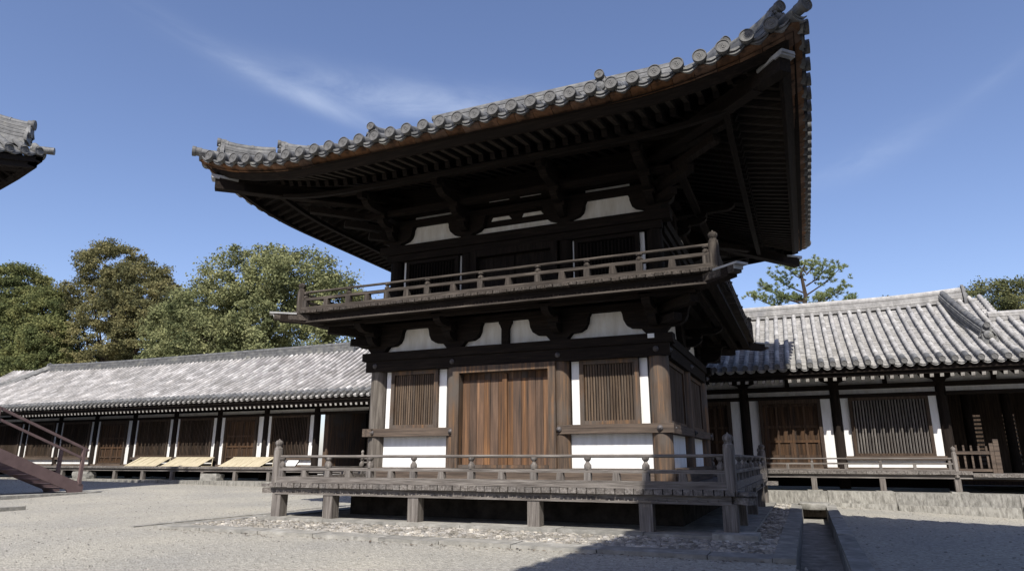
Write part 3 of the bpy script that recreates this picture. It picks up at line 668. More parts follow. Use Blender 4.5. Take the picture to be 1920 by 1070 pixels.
def railing(parent, name, hx, yf, zb, zj, zm0, zm1, zr, znew, mats, sx_front, sy_side, gap=None, rr=.026):
    hy = YC-yf; R = MB()
    for sy in (-1, 1): R.box(-hx, hx, YC+sy*hy-.06, YC+sy*hy+.06, zb, zj)
    for sx in (-1, 1): R.box(sx*hx-.06, sx*hx+.06, YC-hy+.062, YC+hy-.062, zb, zj-.001)
    R_ = R.build(name, mats+'X', parent)
    for side in ('front', 'right', 'left', 'back'):
        P = {'front': lambda s, o, z: (s, YC-hy-o, z), 'back': lambda s, o, z: (-s, YC+hy+o, z), 'right': lambda s, o, z: (hx+o, YC+s, z), 'left': lambda s, o, z: (-hx-o, YC-s, z)}[side]
        fb = side in ('front', 'back'); hl = hx if fb else hy; ax = 'X' if fb else 'Y'; pos = sx_front if fb else sy_side
        pbox('middle_rail', mats+ax, R_, P, (-hl+.07, hl-.07, -.04, .04, zm0, zm1))
        mb = MB(); mb.tube([P(-hl+.06, 0, zr), P(hl-.06, 0, zr)], rr, 12); mb.build('top_rail', mats+ax, R_)
        e = [-hl+.13]+pos+[hl-.13]
        for s in e:
            mb = MB(); p = P(s, 0, zm1-.002); H = zr-rr-zm1
            mb.lathe(p, [(.052, 0), (.060, H*.18), (.058, H*.38), (.034, H*.56), (.026, H*.68), (.050, H*.84), (.056, H*.9), (.056, H+.012)], 14)
            boxT(mb, P, s-.055, s+.055, -.048, .048, zj, zm0+.003)
            boxT(mb, P, s-.045, s+.045, -.048, .048, zr-.03, zr+.006) if False else None
            mb.build('baluster', mats+'V', R_)
        for a, b in zip(e[:-1], e[1:]):
            c = (a+b)/2; mb = MB(); mb.poly([(c-.065, zj), (c+.065, zj), (c+.048, zm0+.002), (c-.048, zm0+.002)], lambda s, o, z: Vector(P(s, o, z)), -.045, .045); mb.build('rail_block', mats+'V', R_)
    for sx in (-1, 1):
        for sy in (-1, 1): newel(R_, sx*hx, YC+sy*hy, zb-.04, znew, mats+'V')
    return R_
FX = [-3.03, -2.09, -1.16, 0.0, 1.16, 2.09, 3.03]; FY = [-2.53, -1.27, 0, 1.27, 2.53]
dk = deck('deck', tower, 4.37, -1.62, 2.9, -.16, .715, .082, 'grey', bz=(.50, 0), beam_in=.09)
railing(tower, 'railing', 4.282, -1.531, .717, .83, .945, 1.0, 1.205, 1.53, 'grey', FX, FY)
legs = [(x, -1.543) for x in (-4.234, -2.997, -1.146, 1.146, 2.997, 4.234)]+[(4.234, y) for y in (0., 2.53, 5.06, 6.55)]+[(-4.234, y) for y in (0., 2.53, 5.06, 6.55)]
for x, y in legs:
    mb = MB(); mb.box(x-.105, x+.105, y-.0-.105+.105, y+.21, .085, .52); mb.box(x-.095, x+.095, y+.10, y+.19, .52, .63); mb.build('leg', 'greyV', dk)
for sx in (-1, 1):
    mb = MB(); mb.bar((sx*3.9, -1.1+0, .585), (sx*4.56, -1.76+.19, .565), .17, .10); mb.bar((sx*3.9, -1.1, .665), (sx*4.58, -1.58, .665), .2, .055); mb.build('corner_beam', 'greyX', dk)
    mb = MB(); mb.bar((sx*3.9, 2*YC+1.1, .585), (sx*4.56, 2*YC+1.57, .565), .17, .10); mb.build('corner_beam', 'greyX', dk)
mb = MB()
for x in [-3.6+.9*i for i in range(9)]: mb.box(x-.06, x+.06, -1.3, 6.3, .53, .625)
mb.build('joist', 'greyY', dk)
one('foundation', 'soil', tower, (-3.35, 3.35, -.35, 5.4, .07, .55))  # earth mound box added below the floor; the under-deck shade is in its colour
bk = deck('balcony', tower, 4.37, -1.345, 2.85, .3, 4.19, .055, 'bal', bz=(3.95, 0), beam_in=.14, bm='dark')  # dark edge beams: the planks' shadow is put into their wood colour
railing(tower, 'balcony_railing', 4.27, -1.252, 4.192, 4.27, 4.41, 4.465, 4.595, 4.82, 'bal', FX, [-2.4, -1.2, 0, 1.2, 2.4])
pbox('balcony_underside', 'darkX', bk, lambda s, o, z: (s, o, z), (-4.2, 4.2, -1.15, 0, 4.125, 4.134), (-4.2, 4.2, 2*YC, 2*YC+1.15, 4.125, 4.134), (3.03, 4.2, 0.001, 2*YC-.001, 4.125, 4.134), (-4.2, -3.03, 0.001, 2*YC-.001, 4.125, 4.134))
for sx in (-1, 1):
    for sy in (-1, 1):
        Y = YC+sy*3.78
        mb = MB(); mb.bar((sx*3.9, Y-sy*.3, 4.06), (sx*4.64, Y+sy*.36, 4.05), .17, .13); mb.build('corner_beam', 'balX', bk)
        mb = MB(); mb.bar((sx*4.32, Y+sy*.05, 4.125), (sx*4.72, Y+sy*.41, 4.115), .24, .035); mb.bar((sx*4.55, Y+sy*.26, 4.08), (sx*4.66, Y+sy*.36, 4.075), .185, .08); mb.build('beam_cap', 'copper', bk)

# ---- upper storey
F2 = face_fns(3.0, .457, 2.07); done = set()
UP = [(.12, 5.93), (.18, 6.0), (.34, 6.05), (.42, 6.12), (.455, 6.22), (.46, 6.30), (.50, 6.38)]
for side, (P, ax) in F2.items():
    beam = 'dark'+ax; front = side in ('front', 'back'); hl = 3.0 if front else 2.07
    cols = [-3.0, -1.146, 1.146, 3.0] if front else [-2.07, 0, 2.07]
    for c in cols:
        p = P(c, 0, 0); key = (round(p[0], 2), round(p[1], 2))
        if key in done: continue
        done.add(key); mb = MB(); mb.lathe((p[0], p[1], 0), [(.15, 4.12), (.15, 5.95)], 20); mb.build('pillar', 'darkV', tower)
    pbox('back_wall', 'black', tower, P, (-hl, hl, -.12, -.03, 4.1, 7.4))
    pbox('beam', beam, tower, P, (-hl-.18 if front else -hl+.16, hl+.18 if front else hl-.16, .05, .17, 5.56, 5.718)); pbox('beam', beam, tower, P, (-hl-.36 if front else -hl+.22, hl+.36 if front else hl-.22, -.05, .22, 5.72, 5.925))
    pbox('beam', beam, tower, P, (-hl, hl, -.04, .13, 6.383, 6.54)); pbox('beam', beam, tower, P, (-hl, hl, -.04, .13, 6.64, 7.3))
    pbox('beam', beam, tower, P, (-hl-.5, hl+.5, .55, .69, 6.50, 6.62)); pbox('outer_purlin', 'dark'+ax, tower, P, (-hl-1.7, hl+1.7, 1.32, 1.42, 6.85, 6.93))
    pbox('base_beam', beam, tower, P, (-hl+.13, hl-.13, -.03, .15, 4.19, 4.30))
    for i, c in enumerate(cols):
        if front or i not in (0, len(cols)-1):
            b = bracket_obj(c, UP, P, tower, 6.384, 5.926, [(0, .42, 6.06, 6.22, .075), (0, .80, 6.28, 6.42, .075), (0, 1.42, 6.52, 6.66, .08)], beam)
            mb = MB(); a_ = Vector(P(c, -.1, 7.06)); b_ = Vector(P(c, 1.62, 6.70)); mb.bar(a_, b_, .13, .15); mb.build('tail_rafter', beam, tower)
    for a, b in zip(cols[:-1], cols[1:]):
        if front and a < 0 < b:
            pts = [(-1.03, 5.93), (1.03, 5.93), (.96, 6.00), (.84, 6.11), (-.84, 6.11), (-.96, 6.0)]
            mb = MB(); mb.poly(pts, lambda s, o, z: Vector(P(s, o, z)), 0, .02); mb.build('wall_panel', 'plaster_warm', tower)
            pbox('beam', beam, tower, P, (-1.03, 1.03, -.02, .0, 6.10, 6.4))
            for q in (-1, 1):
                for z0, z1 in ((6.26, 6.335), (6.67, 6.75)): 
                    s0, s1 = (-.58, -.13) if q < 0 else (.16, .62)
                    mb = MB(); mb.poly([(s0, z0), (s1+.03, z0), (s1-.03, z1), (s0+.04, z1)], lambda s, o, z: Vector(P(s, o, z)), .0 if z0 < 6.5 else .12, .02 if z0 < 6.5 else .145); mb.build('wall_panel', 'plaster_warm', tower)
            df = pbox('door_frame', 'darkV', tower, P, (-1.0, -.86, 0, .2, 4.3, 5.56), (.86, 1.0, 0, .2, 4.3, 5.56), (-.86, .86, 0, .19, 5.42, 5.56))
            for q in (-1, 1):
                mb = MB()
                for k in range(5): boxT(mb, P, q*(.01+k*.17), q*(.175+k*.17), .02, .06, 4.3, 5.42)
                mb.build('door_leaf', 'darkV' if q > 0 else 'darkV', df)
        else:
            panel_poly(a, b, UP, P, tower)
            pbox('wall_panel', 'plaster_warm', tower, P, (a+.46, b-.46, -.02, .02, 6.552, 6.632))
            if front and a > 0: st = ((1.259, 1.345), (2.702, 2.795))
            elif front: st = ((-2.795, -2.702), (-1.345, -1.259))
            else: st = ((a+.16, a+.26), (b-.26, b-.16))
            for u0, u1 in st: pbox('wall_panel', 'white', tower, P, (u0, u1, -.03, .02, 4.3, 5.558))
            lattice_window(P, st[0][1]+.003, st[1][0]-.003, 4.55, 5.558, 16, tower, 'darkV', 'darkV'); pbox('panel_board', 'darkV', tower, P, (st[0][1]+.003, st[1][0]-.003, -.02, .03, 4.30, 4.548))
for sx in (-1, 1):
    for sy in (-1, 1):
        x0, y0 = sx*2.95, YC+sy*2.02; mb = MB()
        for L, z in ((.55, 6.14), (.95, 6.36), (1.5, 6.60)): mb.bar((x0, y0, z), (x0+sx*L, y0+sy*L, z+.02), .16, .14)
        mb.bar((x0, y0, 7.05), (x0+sx*1.75, y0+sy*1.75, 6.80), .17, .18); mb.build('bracket', 'darkY', tower)

# ============================================================ long wooden halls behind the tower
YW, YE, YR, YD = 9.494, 8.05, 12.33, 8.46           # wall, eave, ridge, deck edge
def PH(s, o, z): return (s, YW-o, z)
def hall_surf(ze, zr, run):
    def f(t):
        q = t/run; return ze+(zr-ze)*(.80*q+.20*q*q)
    return f
END2 = disc_mesh(.080, 'tile_end'); end_me = END2.data; bpy.data.objects.remove(END2)
def onigawara(c, d, h, wd, parent, mname):
    d = Vector((d[0], d[1], 0)).normalized(); side = Vector((-d.y, d.x, 0)); c = Vector(c); mo = MB(); w2 = wd/2
    prof = [(-w2*1.1, -.1), (-w2*1.2, h*.1), (-w2*.85, h*.5), (-w2*.6, h*.85), (-w2*.2, h*.92), (0, h), (w2*.2, h*.92), (w2*.6, h*.85), (w2*.85, h*.5), (w2*1.2, h*.1), (w2*1.1, -.1)]
    mo.poly(prof, lambda s, o, z: c+side*s+d*o+Vector((0, 0, z)), -.03, .05)
    mo.lathe(c+d*.05+Vector((0, 0, h*.35)), [(w2*.5, 0), (w2*.45, .05), (w2*.15, .09)], 10, axis=d)
    for sx in (-1, 1): mo.lathe(c+d*.05+side*sx*w2*.4+Vector((0, 0, h*.62)), [(w2*.2, 0), (w2*.14, .05), (.004, .06)], 8, axis=d)
    return mo.build('ogre_tile', mname, parent)
def hall(label, xr0, xr1, ze, zr, cols, bays, mats, tname, ridge, deck_x, rail, legs_x, low_from=None, n_end=100, raf=.23):
    h = empty('wooden_hall', label, 'hall', None)
    sp = .286; run = YR-YE; fz = hall_surf(ze, zr, run)
    sl = [xr0+sp*i for i in range(int((xr1-xr0)/sp)+1)]
    lowrun = 2.75
    def sagx(s): return ridge[3](s) if ridge[3] else 0
    tm = lambda s: (lowrun if (low_from and s > low_from) else (min(run, max(.2, (s-xr0)*.92)) if ridge[2] == 'hip' else run))
    E = lambda s, t: Vector((s, YE+t, fz(t)+sagx(s)*t/run))
    mb = MB(); tile_slope(mb, E, sl, .070, tm, seg=.33, frow=.15 if tname == 'tile_pale' else .34, flat_sag=.035)
    lips(mb, lambda s, o, z: Vector((s, YE-o, ze+z)), sl, sag=.045)
    # back slope
    mb.hexa([(xr0, YR, zr-.2), (xr1, YR, zr-.2), (xr1, YR+run, ze-.1), (xr0, YR+run, ze-.1), (xr0, YR, zr-.08), (xr1, YR, zr-.08), (xr1, YR+run, ze), (xr0, YR+run, ze)] if not low_from else
            [(xr0, YR, zr-.2), (low_from, YR, zr-.2), (low_from, YR+run, ze-.1), (xr0, YR+run, ze-.1), (xr0, YR, zr-.08), (low_from, YR, zr-.08), (low_from, YR+run, ze), (xr0, YR+run, ze)])
    rf = mb.build('roof', tname, h)
    # darker first course and end tiles
    for s in sl[-n_end:] if xr0 < -10 else sl[:n_end]: obj_of(end_me, 'end_tile', rf, (s, YE-.045, ze-.0))
    mb = MB(); s0 = None
    for s in sl: mb.tube([(s, YE-.03, ze-.002), (s, YE+.36, fz(.36)+.006)],   .0755, 8, caps=False, a0=-.25, a1=pi+.25)
    mb.build('first_course', 'tile', rf)
    mb = MB(); mb.box(xr0, xr1, YE+.08, YE+.16, ze-.24, ze-.13); mb.box(xr0, xr1, YE+.16, YE+.26, ze-.34, ze-.20); mb.build('fascia_beam', 'darkX', rf)
    mb = MB(); mb.hexa([(xr0, YE+.15, ze-.20), (xr1, YE+.15, ze-.20), (xr1, YW+.5, ze+.42), (xr0, YW+.5, ze+.42), (xr0, YE+.15, ze-.17), (xr1, YE+.15, ze-.17), (xr1, YW+.5, ze+.45), (xr0, YW+.5, ze+.45)]); mb.build('soffit', 'darkX', rf)
    rme = None; k = 0; s = xr1-.2 if xr0 < -10 else xr0+.1
    while (s > xr0+.1 if xr0 < -10 else s < xr1-.1) and k < 100:
        if rme is None:
            r_ = MB(); r_.bar((0, YE+.13, ze-.40), (0, YW+.1, ze+.12), .10, .10); r_.bar((0, YE+.125, ze-.400), (0, YE+.131, ze-.398), .085, .085); ro = r_.build('rafter', 'darkY', rf); ro.location.x = s; rme = ro.data; rme.materials.append(M['endgrain'])
            for p_ in list(rme.polygons)[6:]: p_.material_index = 1
        else: obj_of(rme, 'rafter', rf, (s, 0, 0))
        s += -raf if xr0 < -10 else raf; k += 1
    # main ridge
    ra, rb, kind, cf = ridge
    mb = MB(); n = max(6, int((rb-ra)/1.0)); H = .30
    for k in range(6):
        z0 = -.10+.062*k; wd = .17-.008*k+(.012 if k % 2 else 0)
        rings = []
        for i in range(n+1):
            x = ra+(rb-ra)*i/n; zz = zr+sagx(x); rings.append([(x, YR-wd, zz+z0), (x, YR+wd, zz+z0), (x, YR+wd, zz+z0+.052), (x, YR-wd, zz+z0+.052)])
        loft(mb, rings)
    mb.tube([(ra+(rb-ra)*i/n, YR, zr+sagx(ra+(rb-ra)*i/n)+.28) for i in range(n+1)], .085, 10)
    rdg = mb.build('main_ridge', 'tile' if tname == 'tile_far' else tname, rf)
    for x, dd in ((ra, -1), (rb, 1)): onigawara((x+dd*.05, YR, zr+sagx(x)-.1), (dd, 0), .55, .42, rdg, 'tile')
    # walls
    zt = 3.45; zl = min(c for c in cols)-.15; zh = max(c for c in cols)+.15
    pm = [b for b in bays]
    for c in cols:
        mb = MB(); mb.lathe((c, YW, 0), [(.15, .35), (.15, .6), (.138, .62), (.13, 3.22), (.12, 3.46)], 18); mb.build('post', mats[0], h)
        br = MB(); br.poly([(c-.11, 3.22), (c-.16, 3.30), (c-.34, 3.36), (c-.40, 3.46), (c+.40, 3.46), (c+.34, 3.36), (c+.16, 3.30), (c+.11, 3.22)], lambda s, o, z: Vector(PH(s, o, z)), .0, .17); br.build('bracket', 'darkX', h)
    wx0, wx1 = cols[0], cols[-1]
    if wx0 > wx1: wx0, wx1 = wx1, wx0
    pbox('upper_beam', 'darkX', h, PH, (wx0, wx1, -.06, .09, 3.10, 3.235)); pbox('upper_beam', 'darkX', h, PH, (wx0, wx1, -.06, .12, 3.47, 3.62))
    for a, b, kd in bays:
        mid = (a+b)/2
        for q0, q1 in ((a+.13, mid-.06), (mid+.06, b-.13)): pbox('wall_panel', 'plaster_warm', h, PH, (q0, q1, -.02, .02, 3.237, 3.468))
        pbox('strut', 'darkX', h, PH, (mid-.06, mid+.06, -.02, .06, 3.237, 3.468))
        pbox('wall_panel', 'plaster_warm', h, PH, (a+.12, b-.12, -.02, .02, 2.965, 3.098))
        pbox('beam', 'darkX', h, PH, (a+.10, b-.10, -.05, .15, 2.86, 2.962))
        if kd == 'P': continue
        pbox('wall_board', 'black', h, PH, (a, b, -.12, -.06, .4, 3.5))
        if kd == 'D':
            for q0, q1 in ((a+.14, a+.40), (b-.40, b-.14)): pbox('wall_panel', 'white', h, PH, (q0, q1, -.02, .02, .93, 2.858))
            fr = pbox('door', 'hall_wood', h, PH, (a+.402, a+.50, -.02, .12, .9, 2.858), (b-.50, b-.402, -.02, .12, .9, 2.858), (a+.50, b-.50, -.02, .12, 2.74, 2.858), (a+.50, b-.50, -.02, .10, .9, .99))
            for q0, q1 in ((a+.505, mid-.004), (mid+.004, b-.505)):
                mb = MB(); w3 = q1-q0
                for zz in (.99, 1.20, 1.62, 2.04, 2.66): boxT(mb, PH, q0, q1, -.01, .055, zz, zz+.07)
                for xx in (q0, q0+w3/2-.03, q1-.07): boxT(mb, PH, xx, xx+.07 if xx != q0+w3/2-.03 else xx+.06, -.01, .05, .99, 2.74)
                nb = 6
                for i in range(nb): boxT(mb, PH, q0+w3*i/nb+.002, q0+w3*(i+1)/nb-.002, -.01, .02, .99, 2.74)
                mb.build('door_leaf', 'hall_door', fr)
        else:
            u0, u1 = (a+.13, a+.33), (b-.33, b-.13)
            for q0, q1 in (u0, u1): pbox('wall_panel', 'white', h, PH, (q0, q1, -.02, .02, 1.24, 2.858))
            pbox('wall_panel', 'white', h, PH, (a+.12, b-.12, -.02, .018, .93, 1.13)); pbox('sill_beam', 'sillX', h, PH, (a+.10, b-.10, -.03, .13, 1.132, 1.238))
            lattice_window(PH, u0[1]+.003, u1[0]-.003, 1.24, 2.858, 22 if kd == 'W' else 24, h, 'hall_wood', 'hall_wood' if kd != 'B' else 'greyV', bar=.045)
        pbox('base_beam', 'sillX', h, PH, (a+.10, b-.10, -.03, .12, .84, .928))
    # veranda
    mb = MB(); x = deck_x[0]; rnd = random.Random(9)
    while x < deck_x[1]-.01:
        x1 = min(deck_x[1], x+.24); j = rnd.uniform(-.008, .006); z0 = .855+(deck_x[2](x) if len(deck_x) > 2 else 0); mb.box(x+.003, x1-.003, YD+j, YW, z0-.085, z0); x = x1
    vd = mb.build('veranda', 'greyY', h)
    mb = MB(); mb.box(deck_x[0], deck_x[1], YD+.08, YD+.18, .665, .765); mb.box(deck_x[0], deck_x[1], YD+.055, YD+.08, .665, .70); mb.build('edge_beam', 'greyX', vd)
    for x in legs_x: mb = MB(); mb.box(x-.07, x+.07, YD+.06, YD+.2, .30, .665); mb.build('leg', 'greyV', vd); 
    if rail:
        a, b, zz, pos, ends = rail; R = MB(); R.box(a, b, YD+.02, YD+.11, .857, .90)
        Ro = R.build('railing', 'greyX', h)
        mb = MB(); mb.tube([(a, YD+.065, 1.172), (b, YD+.065, 1.172)], .021, 10); mb.build('top_rail', 'greyX', Ro)
        mb = MB(); mb.box(a, b, YD+.035, YD+.095, 1.02, 1.062); mb.build('middle_rail', 'greyX', Ro)
        for x in pos:
            mb = MB(); mb.lathe((x, YD+.065, 1.061), [(.034, 0), (.038, .03), (.02, .06), (.036, .08), (.036, .093)], 10); mb.box(x-.035, x+.035, YD+.035, YD+.095, .90, 1.021); mb.build('baluster', 'greyV', Ro)
        for x0, x1 in zip(pos[:-1], pos[1:]):
            c = (x0+x1)/2; mb = MB(); mb.box(c-.035, c+.035, YD+.035, YD+.095, .90, 1.021); mb.build('rail_block', 'greyV', Ro)
        for x in ends: newel(Ro, x, YD+.065, .70, 1.47, 'greyV', r=.06)
    return h
# right-hand hall: taller gabled roof, lower wing with an open passage beyond it
RC = [1.17, 3.745, 6.256, 8.909, 11.45, 14.0, 16.5]
hr = hall('timber hall with pale tiled gable roof and railed veranda, right of the tower', 1.1, 19.5, 3.68, 5.98, RC,
          [(1.17, 3.745, 'D'), (3.745, 6.256, 'D'), (6.256, 8.909, 'B'), (8.909, 11.45, 'P'), (11.45, 14.0, 'P'), (14.0, 16.5, 'P')], ['darkV'], 'tile_pale',
          (1.2, 10.35, 'gable', lambda x: .10*max(0, (x-7.5)/2.8)**2), (2.2, 19.0, lambda x: -.055 if x > 8.95 else 0), (4.1, 8.82, 0, [4.2, 5.45, 7.12, 8.7], [4.10, 8.82]), [4.13, 5.457, 7.12, 8.82, 10.6, 12.4], low_from=10.95)
fz = hall_surf(3.68, 5.98, YR-YE)
sfh = lambda x, y: fz(y-YE)
dr = hip_ridge(hr, sfh, (10.17, 9.30), (-.115, 1), 2.95, .40, .34, .085, 'descending_ridge', mname='tile', disc=None)
d_ = obj_of(end_me, 'end_tile', dr, (10.18, 9.17, fz(1.25)+.42))
mb = MB()   # verge tiles at the gable edge and the lower ridge beyond
for i in range(9):
    t = 2.9+i*.17; mb.tube([(10.62, YE+t, fz(t)+.03), (10.98, YE+t, fz(t)-.02)], .075, 8)
mb.build('verge', 'tile_pale', hr)
mb = MB()
for k in range(5): mb.box(10.6, 19.5, YE+2.75-.13+.012*(k % 2), YE+2.75+.13-.012*(k % 2), fz(2.75)-.12+.055*k, fz(2.75)-.12+.055*k+.046)
mb.tube([(10.6, YE+2.75, fz(2.75)+.19), (19.5, YE+2.75, fz(2.75)+.19)], .08, 10)
mb.hexa([(10.9, YE+2.75, fz(2.75)-.2), (19.5, YE+2.75, fz(2.75)-.2), (19.5, YE+6.5, 3.6), (10.9, YE+6.5, 3.6), (10.9, YE+2.75, fz(2.75)-.1), (19.5, YE+2.75, fz(2.75)-.1), (19.5, YE+6.5, 3.7), (10.9, YE+6.5, 3.7)])
mb.build('lower_ridge', 'tile_pale', hr)
mb = MB(); mb.poly([(YW, 3.4), (YR+2.8, 3.4), (YR, 5.9)], lambda s, o, z: Vector((10.45+o, s, z)), -.05, .05); mb.build('gable_wall', 'plaster_warm', hr)
# interior of the passage: inner posts, floor, slatted far wall, side wall
for x in (9.9, 10.9, 12.0, 13.3):
    for y in (11.9,): mb = MB(); mb.lathe((x, y, 0), [(.13, .75), (.12, 3.4)], 14); mb.build('post', 'darkV', hr)
one('passage_floor', 'sillX', hr, (8.9, 18, YW+.001, 15.0, .60, .76)); one('inner_wall', 'black', hr, (8.93, 9.0, YW+.2, 15.1, .76, 3.5))
one('ceiling', 'black', hr, (8.9, 18, YW+.05, 15.1, 3.52, 3.58))
fw = MB(); xs_ = [9.0]
for c in (9.55, 10.5, 11.45, 12.9, 14.3, 15.7):
    fw.box(xs_[-1], c, 14.95, 15.05, .76, 3.5); fw.box(c, c+.34, 14.95, 15.05, 2.6, 3.5); fw.box(c, c+.34, 14.95, 15.05, .76, .95); xs_.append(c+.34)
fw.box(xs_[-1], 18, 14.95, 15.05, .76, 3.5); fwo = fw.build('far_wall', 'hall_wood', hr)
for c in (9.55, 10.5, 11.45, 12.9, 14.3, 15.7):
    mb = MB()
    for k in range(12): mb.box(c, c+.34, 14.93, 15.07, .98+.135*k, 1.045+.135*k)
    mb.build('slats', 'greyX', fwo)
one('added_slat_backing', 'hall_wood', hr, (9.0, 18, 17.2, 17.3, -.3, 3.2))  # wall added behind the slats to keep the bright yard from showing through
# stone podium (long dressed blocks)
def podium(parent, x0, x1, y0, z1, z0f):
    mb = MB(); x = x0; rnd = random.Random(4)
    while x < x1-.1:
        x2 = min(x1, x+rnd.uniform(1.5, 3.0)); j = rnd.uniform(-.02, .02); k = rnd.uniform(-.015, .012)
        mb.box(x+.004, x2-.004, y0+j, y0+.5, z0f, z1+k); mb.box(x+.03, x2-.03, y0-.06+j, y0+.02, z0f, .02+rnd.uniform(-.02, .02)); x = x2
    mb.box(x0, x1, y0+.5, 15.5, z0f, z1-.01)
    return mb.build('stone_podium', 'podium', parent)
podium(hr, 3.9, 20, 8.25, .32, -.8); podium(hr, 1.0, 3.9, 8.3, .30, -.8)
for x in (5.457, 7.12, 8.82, 10.6): one('base_stone', 'stone', hr, (x-.19, x+.19, 8.4, 8.75, .28, .345))
# left-hand hall: long roof, hipped at the far end
LCc = [-12.40-2.577*k for k in range(0, 10)]
seq = ['W', 'D', 'W', 'W', 'D', 'W', 'W', 'W', 'D']
bays = [(LCc[i+1], LCc[i], seq[i]) for i in range(9)]
def lsag(x): return .12*max(0, (-x-26)/8)**2
hl_ = hall('very long low timber hall with pale tiled roof, left of the tower', -37.2, -6.2, 3.52, 5.92, LCc+[-9.82, -7.3], bays+[(-12.40, -9.82, 'P'), (-9.82, -7.3, 'D')], ['darkV'], 'tile_far',
           (-34.0, -12.9, 'gable', lsag), (-36, -6.5), None, [-6.9-1.72*k for k in range(16)])
podium(hl_, -37, -6, 8.25, .32, -.2)
# hipped far end
mb = MB(); mb.tube([(-33.9, YR, 6.15), (-35.2, 11.0, 5.15), (-36.6, 9.4, 4.25), (-37.6, 8.2, 3.85)], .17, 8); mb.tube([(-33.9, YR, 6.3), (-35.2, 11.0, 5.32), (-36.6, 9.4, 4.42), (-37.6, 8.2, 4.02)], .085, 8)
mb.hexa([(-37.7, 8.1, 3.45), (-33.9, YR, 5.85), (-33.9, YR+.3, 5.8), (-37.8, 16, 3.3), (-37.7, 8.1, 3.6), (-33.9, YR, 6.0), (-33.9, YR+.3, 5.95), (-37.8, 16, 3.45)])
mb.build('hip_end', 'tile', hl_)
# passage behind the tower's left side
one('inner_wall', 'black', hl_, (-12.3, -9.9, 12.2, 12.3, .4, 3.5)); one('ceiling', 'black', hl_, (-12.4, -9.8, YW+.05, 12.3, 3.5, 3.56))
one('inner_wall', 'brown', hl_, (-12.2, -12.0, YW+.2, 12.2, .86, 3.4)); one('passage_floor', 'sillX', hl_, (-12.4, -9.8, YW+.001, 12.2, .6, .84))
Ro = MB(); Ro.box(-12.2, -6.6, YD+.03, YD+.11, .857, .90); Ro.tube([(-9.45, YD+.065, 1.172), (-6.6, YD+.065, 1.172)], .021, 8); Ro.box(-9.45, -6.6, YD+.035, YD+.095, 1.02, 1.062)
Rl = Ro.build('railing', 'greyX', hl_); newel(Rl, -9.46, YD+.065, .70, 1.47, 'greyV', r=.06)

# ============================================================ small things
def reed(name_label, x0, x1, lean):
    mb = MB(); n = 14; rnd = random.Random(int(x0*7))
    for i in range(n):
        a = x0+(x1-x0)*i/n; b = x0+(x1-x0)*(i+1)/n; z1 = 1.21+rnd.uniform(-.012, .012); w_ = rnd.uniform(-.015, .015)
        mb.hexa([(a-lean, 8.66+w_, .86), (b-lean, 8.66+w_, .86), (b-lean, 8.70+w_, .86), (a-lean, 8.70+w_, .86), (a, 9.20+w_, z1), (b, 9.20+w_, z1), (b, 9.24+w_, z1), (a, 9.24+w_, z1)])
    mb.tube([(x0-.01, 9.22, 1.215), (x1+.01, 9.22, 1.215)], .022, 8)
    mb.bar((x1-.05, 8.66, .87), (x1-.02, 9.2, .87), .03, .03); mb.bar((x1-.05, 9.18, .86), (x1-.03, 9.2, 1.2), .03, .03)
    o = mb.build('reed_screen', 'mat'); tag(o, name_label, 'screen', 'leaning reed screens along the veranda'); return o
reed('leftmost of the pale reed screens leaning on the long veranda', -21.75, -19.85, .25)
reed('middle wide pale reed screen, just right of the leftmost one', -19.55, -17.4, .25)
reed('pale reed screen half hidden by the tower\'s left corner post', -16.3, -14.15, .25)
ns = empty('notice_board', 'small white framed notice leaning in front of the reed screen', 'sign')
mb = MB(); q = [(-13.15, 8.62, .88), (-12.55, 8.62, .88), (-12.50, 8.78, 1.12), (-13.10, 8.78, 1.12)]
mb.hexa(q+[(a, b+.02, c+.012) for a, b, c in q]); mb.build('frame', 'darkX', ns)
mb = MB(); q = [(-13.11, 8.612, .90), (-12.59, 8.612, .90), (-12.55, 8.762, 1.10), (-13.07, 8.762, 1.10)]; mb.hexa(q+[(a, b+.015, c+.01) for a, b, c in q]); mb.build('sheet', 'paper', ns)
mb = MB()
for k in range(3): mb.bar((-13.02, 8.655+.028*k, .955+.038*k), (-12.68, 8.655+.028*k, .955+.038*k), .004, .012, up=(0, .6, .8))
mb.build('writing', 'black', ns)
def rock(label, c, s, seed):
    import bmesh
    bm = bmesh.new(); bmesh.ops.create_cube(bm, size=1); bmesh.ops.subdivide_edges(bm, edges=bm.edges, cuts=3, use_grid_fill=True)
    for v in bm.verts:
        p = v.co.copy(); k = 1-.10*max(0, p.length-.55)*3; v.co = p*k+noise.noise_vector(p*2.2+Vector((seed, 0, 0)))*.07; v.co = Vector((v.co.x*s[0]+c[0], v.co.y*s[1]+c[1], v.co.z*s[2]+c[2]))
    me = bpy.data.meshes.new('stepping_stone'); bm.to_mesh(me); bm.free(); me.materials.append(M['stone']); o = bpy.data.objects.new('stepping_stone', me); C.objects.link(o); tag(o, label, 'stone', 'stepping stones before the long veranda')
rock('pale stepping stone at the veranda foot, below the right-hand door', (-16.75, 8.62, .42), (.95, .42, .34), 1.3)
rock('pale stepping stone at the veranda foot, below the left-hand door', (-24.4, 8.6, .45), (1.1, .42, .36), 4.1)
def slab(label, p):
    mb = MB(); x0, x1, y0, y1, z1 = p; stone_run(mb, x0, x1, y0, y1, -.1, z1, 'x', 2.2); tag(mb.build('stone_slab', 'stone'), label, 'stone')
gt = empty('wooden_gate', 'low weathered wooden picket gate closing the open passage at the far right', 'gate')
for x in (9.0, 9.17, 9.34, 9.51, 9.68): one('picket', 'sillX', gt, (x, x+.045, 9.30, 9.35, .84, 1.50+.02*sin(x*40)))
